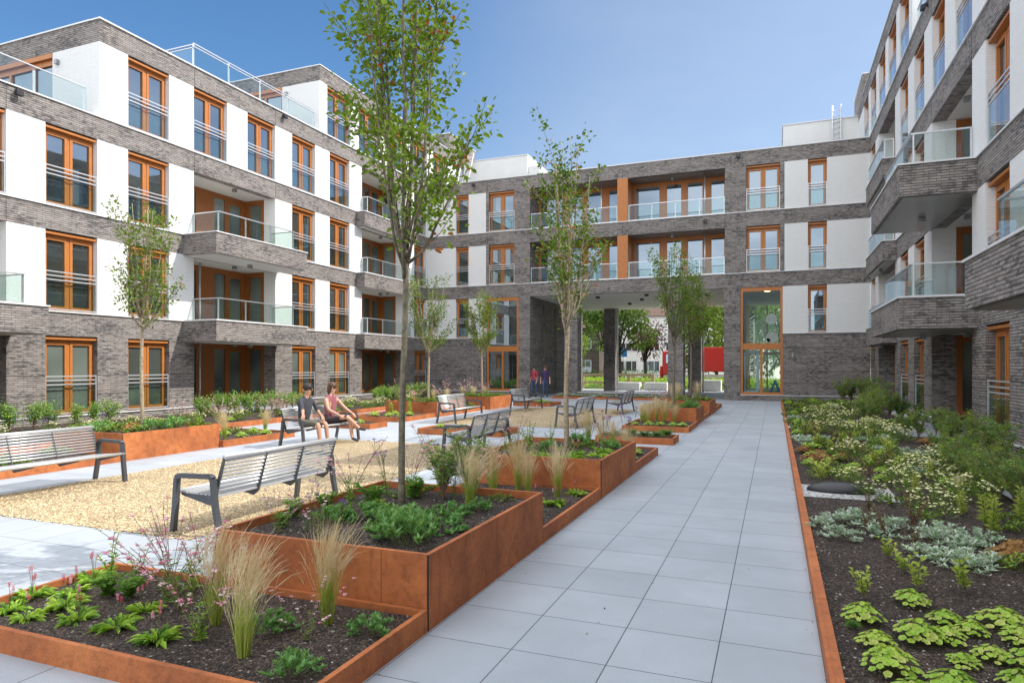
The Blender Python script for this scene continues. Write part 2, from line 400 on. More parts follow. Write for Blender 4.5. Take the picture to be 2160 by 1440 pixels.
# ---------------------------------------------------------------- mesh helpers
class MB:
    def __init__(s):
        s.v = []; s.f = []; s.m = []; s.mats = []; s.smooth = []
    def mi(s, mat):
        if mat is None: return 0
        if mat not in s.mats: s.mats.append(mat)
        return s.mats.index(mat)
    def face(s, pts, mat=None, sm=False):
        i = len(s.v); s.v.extend([tuple(p) for p in pts]); s.f.append(tuple(range(i, i + len(pts))))
        s.m.append(s.mi(mat)); s.smooth.append(sm)
    def box(s, x0, x1, y0, y1, z0, z1, mat=None):
        if x0 > x1: x0, x1 = x1, x0
        if y0 > y1: y0, y1 = y1, y0
        if z0 > z1: z0, z1 = z1, z0
        i = len(s.v)
        s.v += [(x0, y0, z0), (x1, y0, z0), (x1, y1, z0), (x0, y1, z0), (x0, y0, z1), (x1, y0, z1), (x1, y1, z1), (x0, y1, z1)]
        k = s.mi(mat)
        for f in ((0, 3, 2, 1), (4, 5, 6, 7), (0, 1, 5, 4), (1, 2, 6, 5), (2, 3, 7, 6), (3, 0, 4, 7)):
            s.f.append(tuple(i + a for a in f)); s.m.append(k); s.smooth.append(False)
        return s
    def tube(s, pts, rad, n=6, mat=None, caps=True):
        pts = [Vector(p) for p in pts]
        if isinstance(rad, (int, float)): rad = [rad] * len(pts)
        k = s.mi(mat); rings = []
        prev = None
        for j, p in enumerate(pts):
            d = (pts[min(j + 1, len(pts) - 1)] - pts[max(j - 1, 0)])
            if d.length < 1e-9: d = Vector((0, 0, 1))
            d.normalize()
            if prev is None:
                a = d.cross(Vector((0, 0, 1)))
                if a.length < 0.1: a = d.cross(Vector((1, 0, 0)))
            else:
                a = prev - d * prev.dot(d)
                if a.length < 1e-6: a = d.cross(Vector((0, 1, 0)))
            a.normalize(); prev = a
            b = d.cross(a)
            i = len(s.v); rings.append(i)
            for q in range(n):
                an = 2 * math.pi * q / n
                s.v.append(tuple(p + (a * math.cos(an) + b * math.sin(an)) * rad[j]))
        for r0, r1 in zip(rings, rings[1:]):
            for q in range(n):
                q2 = (q + 1) % n
                s.f.append((r0 + q, r0 + q2, r1 + q2, r1 + q)); s.m.append(k); s.smooth.append(n > 4)
        if caps and n > 2:
            s.f.append(tuple(rings[0] + q for q in range(n - 1, -1, -1))); s.m.append(k); s.smooth.append(False)
            s.f.append(tuple(rings[-1] + q for q in range(n))); s.m.append(k); s.smooth.append(False)
        return s
    def ball(s, c, r, mat=None, nu=8, nv=5, sz=1.0):
        k = s.mi(mat); i = len(s.v); c = Vector(c)
        if isinstance(r, (int, float)): r = (r, r, r * sz)
        for a in range(nv + 1):
            th = math.pi * a / nv
            for q in range(nu):
                ph = 2 * math.pi * q / nu
                s.v.append((c.x + r[0] * math.sin(th) * math.cos(ph), c.y + r[1] * math.sin(th) * math.sin(ph), c.z + r[2] * math.cos(th)))
        for a in range(nv):
            for q in range(nu):
                q2 = (q + 1) % nu
                s.f.append((i + a * nu + q, i + (a + 1) * nu + q, i + (a + 1) * nu + q2, i + a * nu + q2)); s.m.append(k); s.smooth.append(True)
        return s
    def leaf(s, p, d, L, w, mat=None, droop=0.25, fold=0.25, rng=random):
        p = Vector(p); d = Vector(d).normalized()
        side = d.cross(Vector((0, 0, 1)))
        if side.length < 0.15: side = d.cross(Vector((rng.uniform(-1, 1), rng.uniform(-1, 1), 0.1)))
        side.normalize(); up = side.cross(d)
        roll = rng.uniform(-0.7, 0.7)
        sd = side * math.cos(roll) + up * math.sin(roll); u2 = sd.cross(d)
        mid = p + d * (L * 0.45)
        tip = p + d * L - Vector((0, 0, 1)) * (L * droop)
        i = len(s.v)
        s.v += [tuple(p), tuple(mid + sd * w * 0.5 + u2 * w * fold), tuple(tip), tuple(mid - sd * w * 0.5 + u2 * w * fold)]
        k = s.mi(mat)
        s.f += [(i, i + 1, i + 2), (i, i + 2, i + 3)]; s.m += [k, k]; s.smooth += [False, False]
    def oval(s, p, d, L, w, mat=None, droop=0.25, rng=random):
        p = Vector(p); d = Vector(d).normalized()
        side = d.cross(Vector((0, 0, 1)))
        if side.length < 0.15: side = d.cross(Vector((rng.uniform(-1, 1), rng.uniform(-1, 1), 0.1)))
        side.normalize(); up = side.cross(d); roll = rng.uniform(-1.0, 1.0)
        sd = side * math.cos(roll) + up * math.sin(roll); u2 = sd.cross(d)
        g = Vector((0, 0, -L * droop)); i = len(s.v); k = s.mi(mat)
        s.v += [tuple(p), tuple(p + d * L * .28 + sd * w * .42 + u2 * w * .16), tuple(p + d * L * .68 + sd * w * .44 + u2 * w * .16 + g * .5), tuple(p + d * L + g),
                tuple(p + d * L * .68 - sd * w * .44 + u2 * w * .16 + g * .5), tuple(p + d * L * .28 - sd * w * .42 + u2 * w * .16)]
        s.f += [(i, i + 1, i + 2, i + 3), (i, i + 3, i + 4, i + 5)]; s.m += [k, k]; s.smooth += [False, False]
    def blade(s, pts, w, mats):
        # thin ribbon along pts; mats one per segment
        pts = [Vector(p) for p in pts]
        d = pts[-1] - pts[0]
        side = d.cross(Vector((random.uniform(-1, 1), random.uniform(-1, 1), 0.2)))
        side.normalize()
        i = len(s.v); n = len(pts)
        for j, p in enumerate(pts):
            ww = w * (1 - 0.75 * j / (n - 1))
            s.v.append(tuple(p - side * ww / 2)); s.v.append(tuple(p + side * ww / 2))
        for j in range(n - 1):
            s.f.append((i + 2 * j, i + 2 * j + 1, i + 2 * j + 3, i + 2 * j + 2)); s.m.append(s.mi(mats[min(j, len(mats) - 1)])); s.smooth.append(False)
    def mesh(s, name):
        me = bpy.data.meshes.new(name)
        me.from_pydata(s.v, [], s.f)
        for m_ in s.mats: me.materials.append(m_)
        if s.m: me.polygons.foreach_set("material_index", s.m)
        if s.smooth: me.polygons.foreach_set("use_smooth", s.smooth)
        me.update()
        return me
    def build(s, name, mat=None, parent=None, loc=None, rot=None):
        me = s.mesh(name)
        if mat is not None and not s.mats: me.materials.append(mat)
        o = bpy.data.objects.new(name, me); col.objects.link(o)
        if parent is not None: o.parent = parent
        if loc is not None: o.location = loc
        if rot is not None: o.rotation_euler = (0, 0, rot)
        return o

def tag(o, label=None, cat=None, group=None, kind=None):
    if label: o['label'] = label
    if cat: o['category'] = cat
    if group: o['group'] = group
    if kind: o['kind'] = kind
    return o

def empty(name, loc=(0, 0, 0), rz=0, parent=None):
    o = bpy.data.objects.new(name, None); col.objects.link(o)
    o.location = loc; o.rotation_euler = (0, 0, rz); o.empty_display_size = 0.1
    if parent is not None: o.parent = parent
    return o

def kids(o):
    return [c for c in bpy.data.objects if c.parent == o]

def copy_tree(o, parent=None, _cache={}):
    if o.name not in _cache: _cache[o.name] = kids(o)
    c = o.copy(); col.objects.link(c)
    if parent is not None: c.parent = parent
    for ch in _cache[o.name]: copy_tree(ch, c)
    return c

def bevel(o, w=0.01, seg=2):
    m_ = o.modifiers.new("bevel", 'BEVEL'); m_.width = w; m_.segments = seg; m_.limit_method = 'ANGLE'
    return o

# ---------------------------------------------------------------- ground
def sheet(name, x0, x1, y0, y1, z, mat, kind='structure'):
    mb = MB(); mb.face([(x0, y0, z), (x1, y0, z), (x1, y1, z), (x0, y1, z)])
    o = mb.build(name, mat); tag(o, kind=kind); return o
M['pale_ground'] = plain('pale_ground', (0.52, 0.49, 0.43), .95, var=.15, scale=.6)
sheet('ground', -600, 600, -500, 700, -0.03, M['pale_ground'])
sheet('pavement', -19.3, 4.2, -14, 47.5, 0.0, M['paving'])
g = sheet('gravel_court', -9.8, -5.5, 5.05, 13.2, 0.006, M['gravel'])
g2 = sheet('gravel_court', -9.65, -5.1, 17.9, 26.4, 0.006, M['gravel'])
sheet('far_verge', -60, 30, 49.5, 74, 0.0, M['grass'])
sheet('street', -120, 60, 74, 84, 0.0, M['asphalt'])
sheet('soil_bed', 0.33, 4.19, -4, 34.9, 0.075, M['soil'])
sheet('soil_bed', -19.3, -14.3, -4, 34.5, 0.075, M['soil'])
sheet('terrace_paving', 2.75, 4.19, 17.9, 22.4, 0.10, M['paving'])
sheet('terrace_paving', 2.75, 4.19, 7.4, 11.8, 0.10, M['paving'])
sheet('terrace_paving', -19.3, -17.7, 18.0, 22.3, 0.10, M['paving'])
sheet('pebble_strip', 0.33, 1.45, 9.35, 10.3, 0.081, M['pebble'])
sheet('pebble_strip', 0.33, 0.95, 19.4, 20.2, 0.081, M['pebble'])
sheet('pebble_strip', 3.75, 4.19, 11.9, 17.6, 0.081, M['pebble'])
sheet('pebble_strip', 3.75, 4.19, 22.6, 28.0, 0.081, M['pebble'])

# loose gravel stones and mulch chips that give the near surfaces real relief
def scatter_chips(name, areas, n, z, rmin, rmax, mats):
    rng = random.Random(5); mb = MB()
    for _ in range(n):
        x0, x1, y0, y1 = rng.choice(areas)
        x = rng.uniform(x0, x1); y = y0 + (y1 - y0) * rng.random() ** 1.3
        r = rng.uniform(rmin, rmax); c = Vector((x, y, z + r * 0.25))
        a = rng.uniform(0, 6.28); m_ = rng.choice(mats)
        pts = [c + Vector((math.cos(a + k * 1.57) * r * rng.uniform(.7, 1.2), math.sin(a + k * 1.57) * r * rng.uniform(.6, 1.1), rng.uniform(-.2, .2) * r)) for k in range(4)]
        top = c + Vector((0, 0, r * rng.uniform(.4, .8)))
        for k in range(4): mb.face([pts[k], pts[(k + 1) % 4], top], m_)
    return tag(mb.build(name), kind='stuff')
chipA = plain('gravel_stone_light', (0.85, 0.68, 0.42), 0.9); chipB = plain('gravel_stone_tan', (0.55, 0.38, 0.2), 0.9)
chipC = plain('mulch_chip', (0.045, 0.034, 0.03), 0.9); chipD = plain('mulch_chip_grey', (0.12, 0.10, 0.095), 0.9); chipE = plain('pale_chip', (0.5, 0.46, 0.4), 0.9)
scatter_chips('loose_gravel', [(-9.8, -5.45, 5.0, 9.5)], 5500, 0.006, 0.008, 0.016, [chipA, chipA, chipB])
scatter_chips('mulch', [(-5.0, -2.2, 2.7, 3.85)] * 3 + [(0.35, 2.6, 3.2, 8.5)] * 4, 9000, 0.075, 0.004, 0.012, [chipC, chipC, chipD, chipD, chipC, chipE] + [chipC] * 8)

# ---------------------------------------------------------------- apartment wings
P = 3.05
LV = [0.30 + P * i for i in range(6)]       # floor line copings 0.30 .. 15.55
BAND = 0.72
XL, XR, YF = -19.4, 4.19, 35.2

class Wing:
    def __init__(s, name, fn, rot, label):
        s.fn = fn; s.rot = rot
        s.root = empty(name); tag(s.root, label, 'apartment building', 'wings of the apartment block round the courtyard')
        s.brick = MB(); s.cop = MB(); s.core = MB(); s.roof = MB(); s.joint = MB()
    def rng(s, s0, s1, d0, d1):
        a = s.fn(s0, d0); b = s.fn(s1, d1)
        return a[0], b[0], a[1], b[1]
    def box(s, mb, s0, s1, d0, d1, z0, z1, mat=None):
        x0, x1, y0, y1 = s.rng(s0, s1, d0, d1)
        mb.box(x0, x1, y0, y1, z0, z1, mat)
    def part(s, name, mat, boxes, parent=None):
        mb = MB()
        for bx in boxes: s.box(mb, *bx)
        return mb.build(name, mat, parent or s.root)
    def place(s, proto, sc, d, z):
        x, y = s.fn(sc, d)
        c = copy_tree(proto, s.root); c.location = (x, y, z); c.rotation_euler = (0, 0, s.rot)
        return c
    def finish(s):
        s.brick.build('brick_wall', M['brick'], s.root)
        s.cop.build('coping', M['coping'], s.root)
        s.core.build('inner_wall', M['plaster'], s.root)
        s.roof.build('roof', M['roof'], s.root)
        if s.joint.f: s.joint.build('expansion_joint', M['joint'], s.root)

WH = P - BAND  # opening height 2.33

def make_window(w, kind='double', h=WH, rails=True, pane='glass'):
    """local frame: x along the wall, y outward, z up, origin at sill centre on the wall face"""
    fr = MB(); yb, yf = -0.27, -0.195; hw = w / 2 - 0.004
    T = 0.055
    ztop = h - 0.20
    fr.box(-hw, hw, yb, yf, h - T - 0.13, h - 0.004); fr.box(-hw, hw, yb, yf, 0.004, T)
    fr.box(-hw, -hw + T, yb, yf, T, ztop); fr.box(hw - T, hw, yb, yf, T, ztop)
    fr.box(-hw, hw, yf, -0.045, h - 0.115, h - 0.05)           # projecting head box
    leaves = []
    if kind == 'double':
        fr.box(-0.035, 0.035, yb, yf + 0.012, T, ztop)
        leaves = [(-hw + T, -0.035), (0.035, hw - T)]
    else:
        leaves = [(-hw + T, hw - T)]
    S = 0.085
    pn = MB()
    for a, b in leaves:
        z0, z1 = T, h - T - 0.13
        y0, y1 = yb + 0.01, yf + 0.028
        fr.box(a + .004, b - .004, y0, y1, z0 + .003, z0 + S); fr.box(a + .004, b - .004, y0, y1, z1 - S, z1 - .003)
        fr.box(a + .004, a + S, y0, y1, z0 + S, z1 - S); fr.box(b - S, b - .004, y0, y1, z0 + S, z1 - S)
        pn.box(a + S, b - S, yb + 0.03, yb + 0.045, z0 + S, z1 - S)
    root = fr.build('window', M['timber'])
    pn.build('pane', M[pane], root)
    if rails:
        r = MB()
        for z in (0.90, 1.02, 1.14): r.box(-hw, hw, -0.06, -0.035, z - 0.017, z + 0.017)
        r.box(-hw, hw, -0.06, -0.035, 0.03, 0.065)
        r.box(-hw, -hw + 0.03, -0.064, -0.03, 0.02, 1.17); r.box(hw - 0.03, hw, -0.064, -0.03, 0.02, 1.17)
        r.build('guard_rail', M['steel_white'], root)
        gl = MB(); gl.box(-hw + 0.03, hw - 0.03, -0.052, -0.044, 0.066, 0.875)
        gl.build('guard_glass', M['clear'], root)
    return root

W_DBL = make_window(1.57)
W_DBL_LOW = make_window(1.57, pane='glass_blind')
W_WIDE = make_window(1.85)
W_NAR = make_window(0.83, 'single')
PROTOS = [W_DBL, W_DBL_LOW, W_WIDE, W_NAR]

def make_railing(length, depth, h=0.80, returns=(True, True), posts=4):
    """glass balustrade, x from 0..length along the front at y=0, returning inward (negative y)"""
    r = MB()
    r.box(0, length, -0.025, 0.025, h - 0.03, h); r.box(0, length, -0.02, 0.02, 0.02, 0.05)
    for i in range(posts):
        x = 0.03 + (length - 0.06) * i / (posts - 1); r.box(x - 0.022, x + 0.022, -0.05, -0.02, 0, h - 0.03)
    g = MB(); g.box(0.01, length - 0.01, -0.006, 0.006, 0.05, h - 0.03)
    for k, x in ((0, 0.0), (1, length)):
        if returns[k]:
            sx = 0.05 if k == 0 else -0.05
            r.box(x, x + sx, -depth, -0.026, h - 0.03, h); r.box(x, x + sx * .8, -depth, -0.026, 0.02, 0.05)
            r.box(x, x + sx, -depth, -depth + 0.04, 0, h - .03)
            g.box(x + sx * .3, x + sx * .6, -depth + .04, -0.055, 0.05, h - 0.03)
    o = r.build('balcony_railing', M['steel'])
    g.build('glass_panel', M['clear'], o)
    return o

def make_lamp():
    mb = MB(); mb.box(-0.07, 0.07, -0.07, 0.07, -0.13, 0)
    return bevel(mb.build('soffit_lamp', M['lamp']), 0.01)
LAMP = make_lamp()
def make_floodlight():
    mb = MB(); mb.box(-0.03, 0.03, 0, 0.12, -0.05, 0.05); mb.box(-0.09, 0.09, 0.08, 0.2, -0.14, 0.0)
    return bevel(mb.build('wall_floodlight', M['black']), 0.01)
FLOOD = make_floodlight()
PROTOS += [LAMP, FLOOD]

GRID0, STEP, OW = 12.75, 2.61, 1.57
def gs(k): return GRID0 + STEP * k

def side_wing(name, fn, rot, label, left):
    W = Wing(name, fn, rot, label)
    S0, S1 = -12.0, YF                      # extent along the court
    RD = 1.57                               # recess depth
    groups = [(-6, 3.0, (0, 1)), (-2, 1.52, (0, 1)), (2, 1.52, (0, 1, 2)), (6, 0.47, (0, 1, 2, 3))]
    # rows and their extents
    rows = [(0, S0, S1), (1, S0, S1), (2, S0, S1), (3, 14.38, S1)]
    # plinth
    W.box(W.brick, S0, S1, -0.36, 0.0, 0, LV[0])
    for r, a, b in rows:
        z0 = LV[r]; z1 = LV[r + 1] - BAND
        ops = []
        k = -9
        while gs(k) < S1 - 1.0:
            s0 = gs(k); s1 = s0 + OW; rec = False
            for gk, pj, rr in groups:
                if k == gk and r in rr: s1 = gs(k + 1) + OW; rec = True
                if k == gk + 1 and r in rr: s0 = None
            if s0 is not None and s0 >= a + 0.5: ops.append((s0, min(s1, S1 - 0.12), rec, k))
            k += 1
        # piers
        cur = a
        for (s0, s1, rec, k) in ops + [(b, b, False, 0)]:
            if s0 > cur + 0.02:
                if r == 0:
                    W.box(W.brick, cur, s0, -0.36, -0.004, z0, z1)
                    for jz in (1, 2, 3): W.box(W.joint, cur, s0, -0.03, -0.0022, z0 + .585 * jz - .006, z0 + .585 * jz + .006)
                else:
                    W.part('white_panel', M['white_brick'], [(cur, s0, -0.36, -0.006, z0 + 0.002, z1)])
            cur = s1
        # band
        W.box(W.brick, a, b, -0.36, 0.0, z1, LV[r + 1] - 0.035)
        if r < 3 and True:
            W.box(W.cop, S0, b, -0.38, 0.045, LV[r + 1] - 0.035, LV[r + 1])
        else:
            W.box(W.cop, a - 0.03, b, -0.40, 0.05, LV[r + 1] - 0.035, LV[r + 1] + 0.01)
        if r == 0: W.box(W.cop, S0, b, -0.2, 0.04, LV[0] - 0.035, LV[0])
        for s0, s1, rec, k in ops:
            if not rec:
                if s1 < -2.5: continue
                pr = W_DBL if r >= 1 else W_DBL_LOW
                w = W.place(pr, (s0 + s1) / 2, -0.004, z0 + 0.003)
                if s1 - s0 < OW - 0.1:
                    w.scale = ((s1 - s0) / OW, 1, 1)
            else:
                # recess shell
                W.box(W.core, s0 - 0.15, s0 - 0.003, -RD, -0.37, z0, z1)
                W.part('recess_side_wall', M['white_brick'] if r else M['brick'], [(s1 + .001, s1 + 0.18, -0.60, -0.361, z0, z1)])
                W.part('recess_side_wall', M['white_brick'] if r else M['brick'], [(s0 - 0.16, s0 - 0.001, -RD, -0.361, z0, z1)])
                W.part('soffit', M['soffit'], [(s0 - 0.1, s1 + 0.1, -RD, -0.362, z1 - 0.0, z1 + 0.06)])
                sc = MB()     # timber screen on the back wall and on the far return
                gp = MB()
                D = -RD; t = 0.08
                zt = z1 - 0.003
                def bb(m_, a0, a1, d0, d1, c0, c1): W.box(m_, a0, a1, d0, d1, c0, c1)
                zg1 = zt - 0.20
                # back: window, solid panel, window, door
                xs = [s0 + 0.0, s0 + 0.10, s0 + 1.55, s1 - 1.82, s1 - 1.72, s1 - 1.15, s1 - 1.03, s1 - 0.93, s1 - 0.30, s1 - 0.18, s1]
                bb(sc, s0, s1, D - t, D, zg1, zt); bb(sc, s0, s1, D - t, D, z0, z0 + 0.10)
                bb(sc, xs[0], xs[1], D - t, D, z0 + .1, zg1)
                bb(gp, xs[1], xs[2], D - t + .02, D - t + .035, z0 + .1, zg1)
                bb(sc, xs[2], xs[4], D - t, D, z0 + .1, zg1)
                bb(gp, xs[4], xs[5], D - t + .02, D - t + .035, z0 + .1, zg1)
                bb(sc, xs[5], xs[6], D - t, D + 0.01, z0 + .1, zg1)
                bb(sc, xs[6] + .001, xs[9], D - t + .01, D + 0.02, zg1 - .10, zg1 - .002); bb(sc, xs[6] + .001, xs[9], D - t + .01, D + 0.02, z0 + .101, z0 + .24)
                bb(sc, xs[6] + .001, xs[7], D - t + .01, D + 0.02, z0 + .24, zg1 - .10); bb(sc, xs[8], xs[9], D - t + .01, D + 0.02, z0 + .24, zg1 - .1)
                bb(gp, xs[7], xs[8], D - t + .02, D - t + .035, z0 + .24, zg1 - .1)
                bb(sc, xs[9] + .001, xs[10], D - t, D + .005, z0 + .1, zg1)
                # return at the far end: door
                e0, e1 = s1 + .002, s1 + 0.08
                bb(sc, e0, e1, D + .001, -0.601, zg1, zt); bb(sc, e0, e1, D + .001, -0.601, z0, z0 + 0.18)
                bb(sc, e0, e1, D + .001, D + 0.20, z0 + .18, zg1); bb(sc, e0, e1, -0.76, -0.601, z0 + .18, zg1)
                bb(gp, e0 + .03, e0 + .045, D + 0.20, -0.76, z0 + .18, zg1)
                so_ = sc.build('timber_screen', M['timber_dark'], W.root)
                gp.build('pane', M['glass_blind'] if r < 3 else M['glass'], so_)
                W.place(LAMP, (s0 + s1) / 2 + 0.3, -0.45, z1 - 0.002)
                if r in (0, 1):
                    x, y = W.fn(s0 + 1.15, -0.95)
                    MB().tube([(x, y, z0 - (0.2 if r == 0 else 0)), (x, y, z1)], 0.04, 8).build('downpipe', M['steel'], W.root)
    # balconies
    for gk, pj, rr in groups:
        s0, s1 = gs(gk), gs(gk + 1) + OW
        for r in rr:
            if r == 0: continue
            L = LV[r]
            a, b = s0 - 0.46, s1 + 0.12
            W.part('balcony_slab', M['brick'], [(a, b, 0.001, pj, L - BAND - 0.03, L - 0.036)])
            W.part('balcony_coping', M['coping'], [(a - 0.03, b + 0.03, 0.046, pj + 0.035, L - 0.034, L + 0.004)])
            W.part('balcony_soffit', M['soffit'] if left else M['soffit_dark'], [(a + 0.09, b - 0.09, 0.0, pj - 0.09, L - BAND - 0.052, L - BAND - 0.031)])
            W.place(LAMP, (s0 + s1) / 2, pj * 0.4, L - BAND - 0.053)
            if pj > 1:
                rl = make_railing(3.95, 1.20); 
                ra, rd = s0 - 0.05, 1.20
            else:
                rl = make_railing(s1 - s0 + 0.05, 0.35); ra, rd = s0 - 0.05, 0.38
            ln = 3.95 if pj > 1 else s1 - s0 + 0.05
            x, y = W.fn(ra + (0 if not left else ln), rd)
            # local x runs opposite to s on the left wing
            rl.parent = W.root; rl.location = (x, y, L + 0.004); rl.rotation_euler = (0, 0, W.rot)
            if not left: pass
    # set-back top storey
    T0, T1, TE = 25.06, 38.1, 42.0
    z0, z1, zT = LV[4], LV[5] - BAND, LV[5]
    W.box(W.brick, T0, T1, -0.36, 0.0, z1, zT - 0.03)
    W.box(W.cop, T0 - 0.03, T1, -0.4, 0.04, zT - 0.03, zT + 0.01)
    tops = [(25.62, 27.45), (28.15, 30.0), (30.75, 32.6), (33.35, 35.2), (35.95, 37.7)]
    cur = T0
    for a, b in tops + [(T1, T1)]:
        if a > cur: W.part('white_panel', M['white_brick'], [(cur, a, -0.36, -0.006, z0 + .002, z1)])
        cur = b
    for a, b in tops:
        w = W.place(W_WIDE, (a + b) / 2, -0.004, z0 + 0.003); w.scale = ((b - a) / 1.85, 1, 1)
    # raised end block
    W.box(W.brick, T1, TE, -0.36, 0.0, z1, 16.62); W.part('white_panel', M['white_brick'], [(T1, TE, -0.36, -0.006, z0, z1)])
    W.box(W.brick, T1, T1 + .35, -7, -0.361, zT - .5, 16.62)
    W.box(W.cop, T1 - 0.03, TE + 0.03, -7.05, 0.04, 16.62, 16.66)
    W.box(W.core, T1 + .01, TE - .01, -7, -0.37, z0, 16.6)
    # end walls of the stepped storeys (facing the camera side)
    def end_wall(s, za, zb, zb2, inner):
        W.box(W.brick, s, s + 0.35, -inner, -0.361, zb2, zb - 0.035)
        W.box(W.cop, s - 0.04, s + 0.36, -inner, -0.401, zb - 0.035, zb + 0.01)
        W.part('white_panel', M['white_brick'], [(s, s + 0.3, -2.15, -0.361, za, zb2 - .001)])
        W.part('white_panel', M['white_brick'], [(s, s + 0.3, -inner, -5.6, za, zb2 - .001)])
        fr = MB(); gp = MB()
        W.box(fr, s + 0.08, s + 0.2, -5.6, -2.151, zb2 - 0.34, zb2 - .002)
        W.box(fr, s - 0.02, s + 0.079, -5.6, -2.151, zb2 - 0.16, zb2 - .006)
        for d in (-5.6, -4.42, -3.25): W.box(fr, s + 0.08, s + 0.19, d, d + 0.11, za, zb2 - .34)
        W.box(fr, s + .08, s + .19, -2.27, -2.152, za, zb2 - .34)
        W.box(gp, s + 0.14, s + 0.155, -5.5, -2.2, za, zb2 - 0.34)
        f_ = fr.build('window', M['timber'], W.root); gp.build('pane', M['glass'], f_)
        lp = MB(); W.box(lp, s - 0.1, s, -1.95, -1.82, zb2 - 0.42, zb2 - .28); lp.build('wall_lamp', M['lamp'], W.root)
    end_wall(14.38, LV[3], LV[4], LV[4] - BAND, 9.0)
    end_wall(T0, LV[4], LV[5], LV[5] - BAND, 9.0)
    # terrace balustrades
    def terrace(s0, s1, z, top):
        n = max(2, int((s1 - s0) / 1.4))
        r = MB(); g_ = MB()
        W.box(r, s0, s1, -0.14, -0.10, z + 0.76, z + 0.79)
        W.box(r, s0, s1, -0.14, -0.10, z + 0.02, z + 0.05)
        if top: W.box(r, s0, s1, -0.20, -0.16, z + 0.90, z + 0.935)
        for i in range(n + 1):
            s_ = s0 + (s1 - s0 - .05) * i / n
            W.box(r, s_, s_ + 0.045, -0.22, -0.17, z, z + (0.9 if top else 0.7))
        W.box(g_, s0 + .01, s1, -0.125, -0.115, z + 0.05, z + 0.76)
        if top:
            W.box(r, s0, s0 + .04, -6, -0.15, z + 0.76, z + 0.79); W.box(r, s0 + .05, s0 + .09, -6, -0.21, z + 0.90, z + 0.935)
            W.box(g_, s0 + .015, s0 + .025, -6, -0.15, z + .05, z + .76)
        o = r.build('terrace_railing', M['steel_white'], W.root); g_.build('glass_panel', M['clear'], o)
    terrace(-8.0, 14.05, LV[3], False)
    terrace(18.1, 24.85, LV[4], True)
    # core: floors, roofs, rear
    for i in range(0, 3): W.box(W.core, S0, S1, -RD - .09, -0.37, LV[i + 1] - 0.62, LV[i + 1] - 0.05)
    W.box(W.core, 14.4, S1, -RD - .09, -0.37, LV[4] - 0.62, LV[4] - 0.05)
    W.box(W.core, S0, S1 + 6.8, -10, -RD - 0.10, 0, LV[3] - 0.06)
    W.box(W.core, 14.75, S1 + 6.8, -10, -RD - 0.10, LV[3] - .06, LV[4] - 0.06)
    W.box(W.core, T0 + 0.36, T1, -9, -0.37, LV[4] - .06, LV[5] - 0.1)
    W.box(W.core, S0, S0 + 0.3, -10, -0.37, 0, LV[3] - .06)
    for k in range(-9, 9):                  # partitions so no light leaks behind the panes
        pass
    W.box(W.roof, S0, 14.37, -10, -0.39, LV[3] - 0.05, LV[3] - 0.02)
    W.box(W.roof, 14.75, T0, -10, -0.41, LV[4] - 0.05, LV[4] - 0.02)
    W.box(W.roof, T0 + .36, T1, -9, -0.41, LV[5] - 0.09, LV[5] - 0.05)
    # joints
    for s_ in (18.0, 22.17, 11.70):
        for r in range(1, 5):
            if s_ < 14 and r > 3: continue
            if r == 4 or True: W.box(W.joint, s_ - 0.007, s_ + 0.007, -0.01, 0.0035, LV[r] - BAND, LV[r] - 0.036)
    for i in range(1, 4):                    # ground floor string joints in the brick piers
        z = LV[0] + 0.585 * i
        W.box(W.joint, S0, gs(2), -0.03, -0.0015, z - .006, z + .006) if False else None
    for s_ in (11.95, 22.6): W.place(FLOOD, s_, 0.0, LV[3] - 0.16 if s_ < 14 else LV[4] - 0.16)
    W.finish()
    return W

WL = side_wing('apartment_building', lambda s, d: (XL + d, s), R(-90),
               'long stepped grey and white brick wing in full sun, facing the gravel court', True)
WR = side_wing('apartment_building', lambda s, d: (XR - d, s), R(90),
               'grey and white brick wing in shade beside the wide flower bed and slab path', False)

# ---------------------------------------------------------------- cross wing with the double height gateway
WF = Wing('apartment_building', lambda s, d: (s, YF - d), R(180),
          'darker grey brick cross wing with open double height gateway on brick piers')
FD = 11.0
A0, A1 = XL + 0.003, XR - 0.003
def fpart(name, mat, boxes, parent=None): return WF.part(name, mat, boxes, parent)
B = WF.box
# bands at storey lines
for r in (1, 2, 3, 4):
    zt = LV[r]
    if r == 1: continue
    B(WF.brick, A0, A1, -0.36, 0.0, zt - BAND - .03, zt - 0.035)
    B(WF.cop, A0, A1, -0.38 if r < 4 else -0.42, 0.04, zt - 0.035, zt + (0.0 if r < 4 else 0.015))
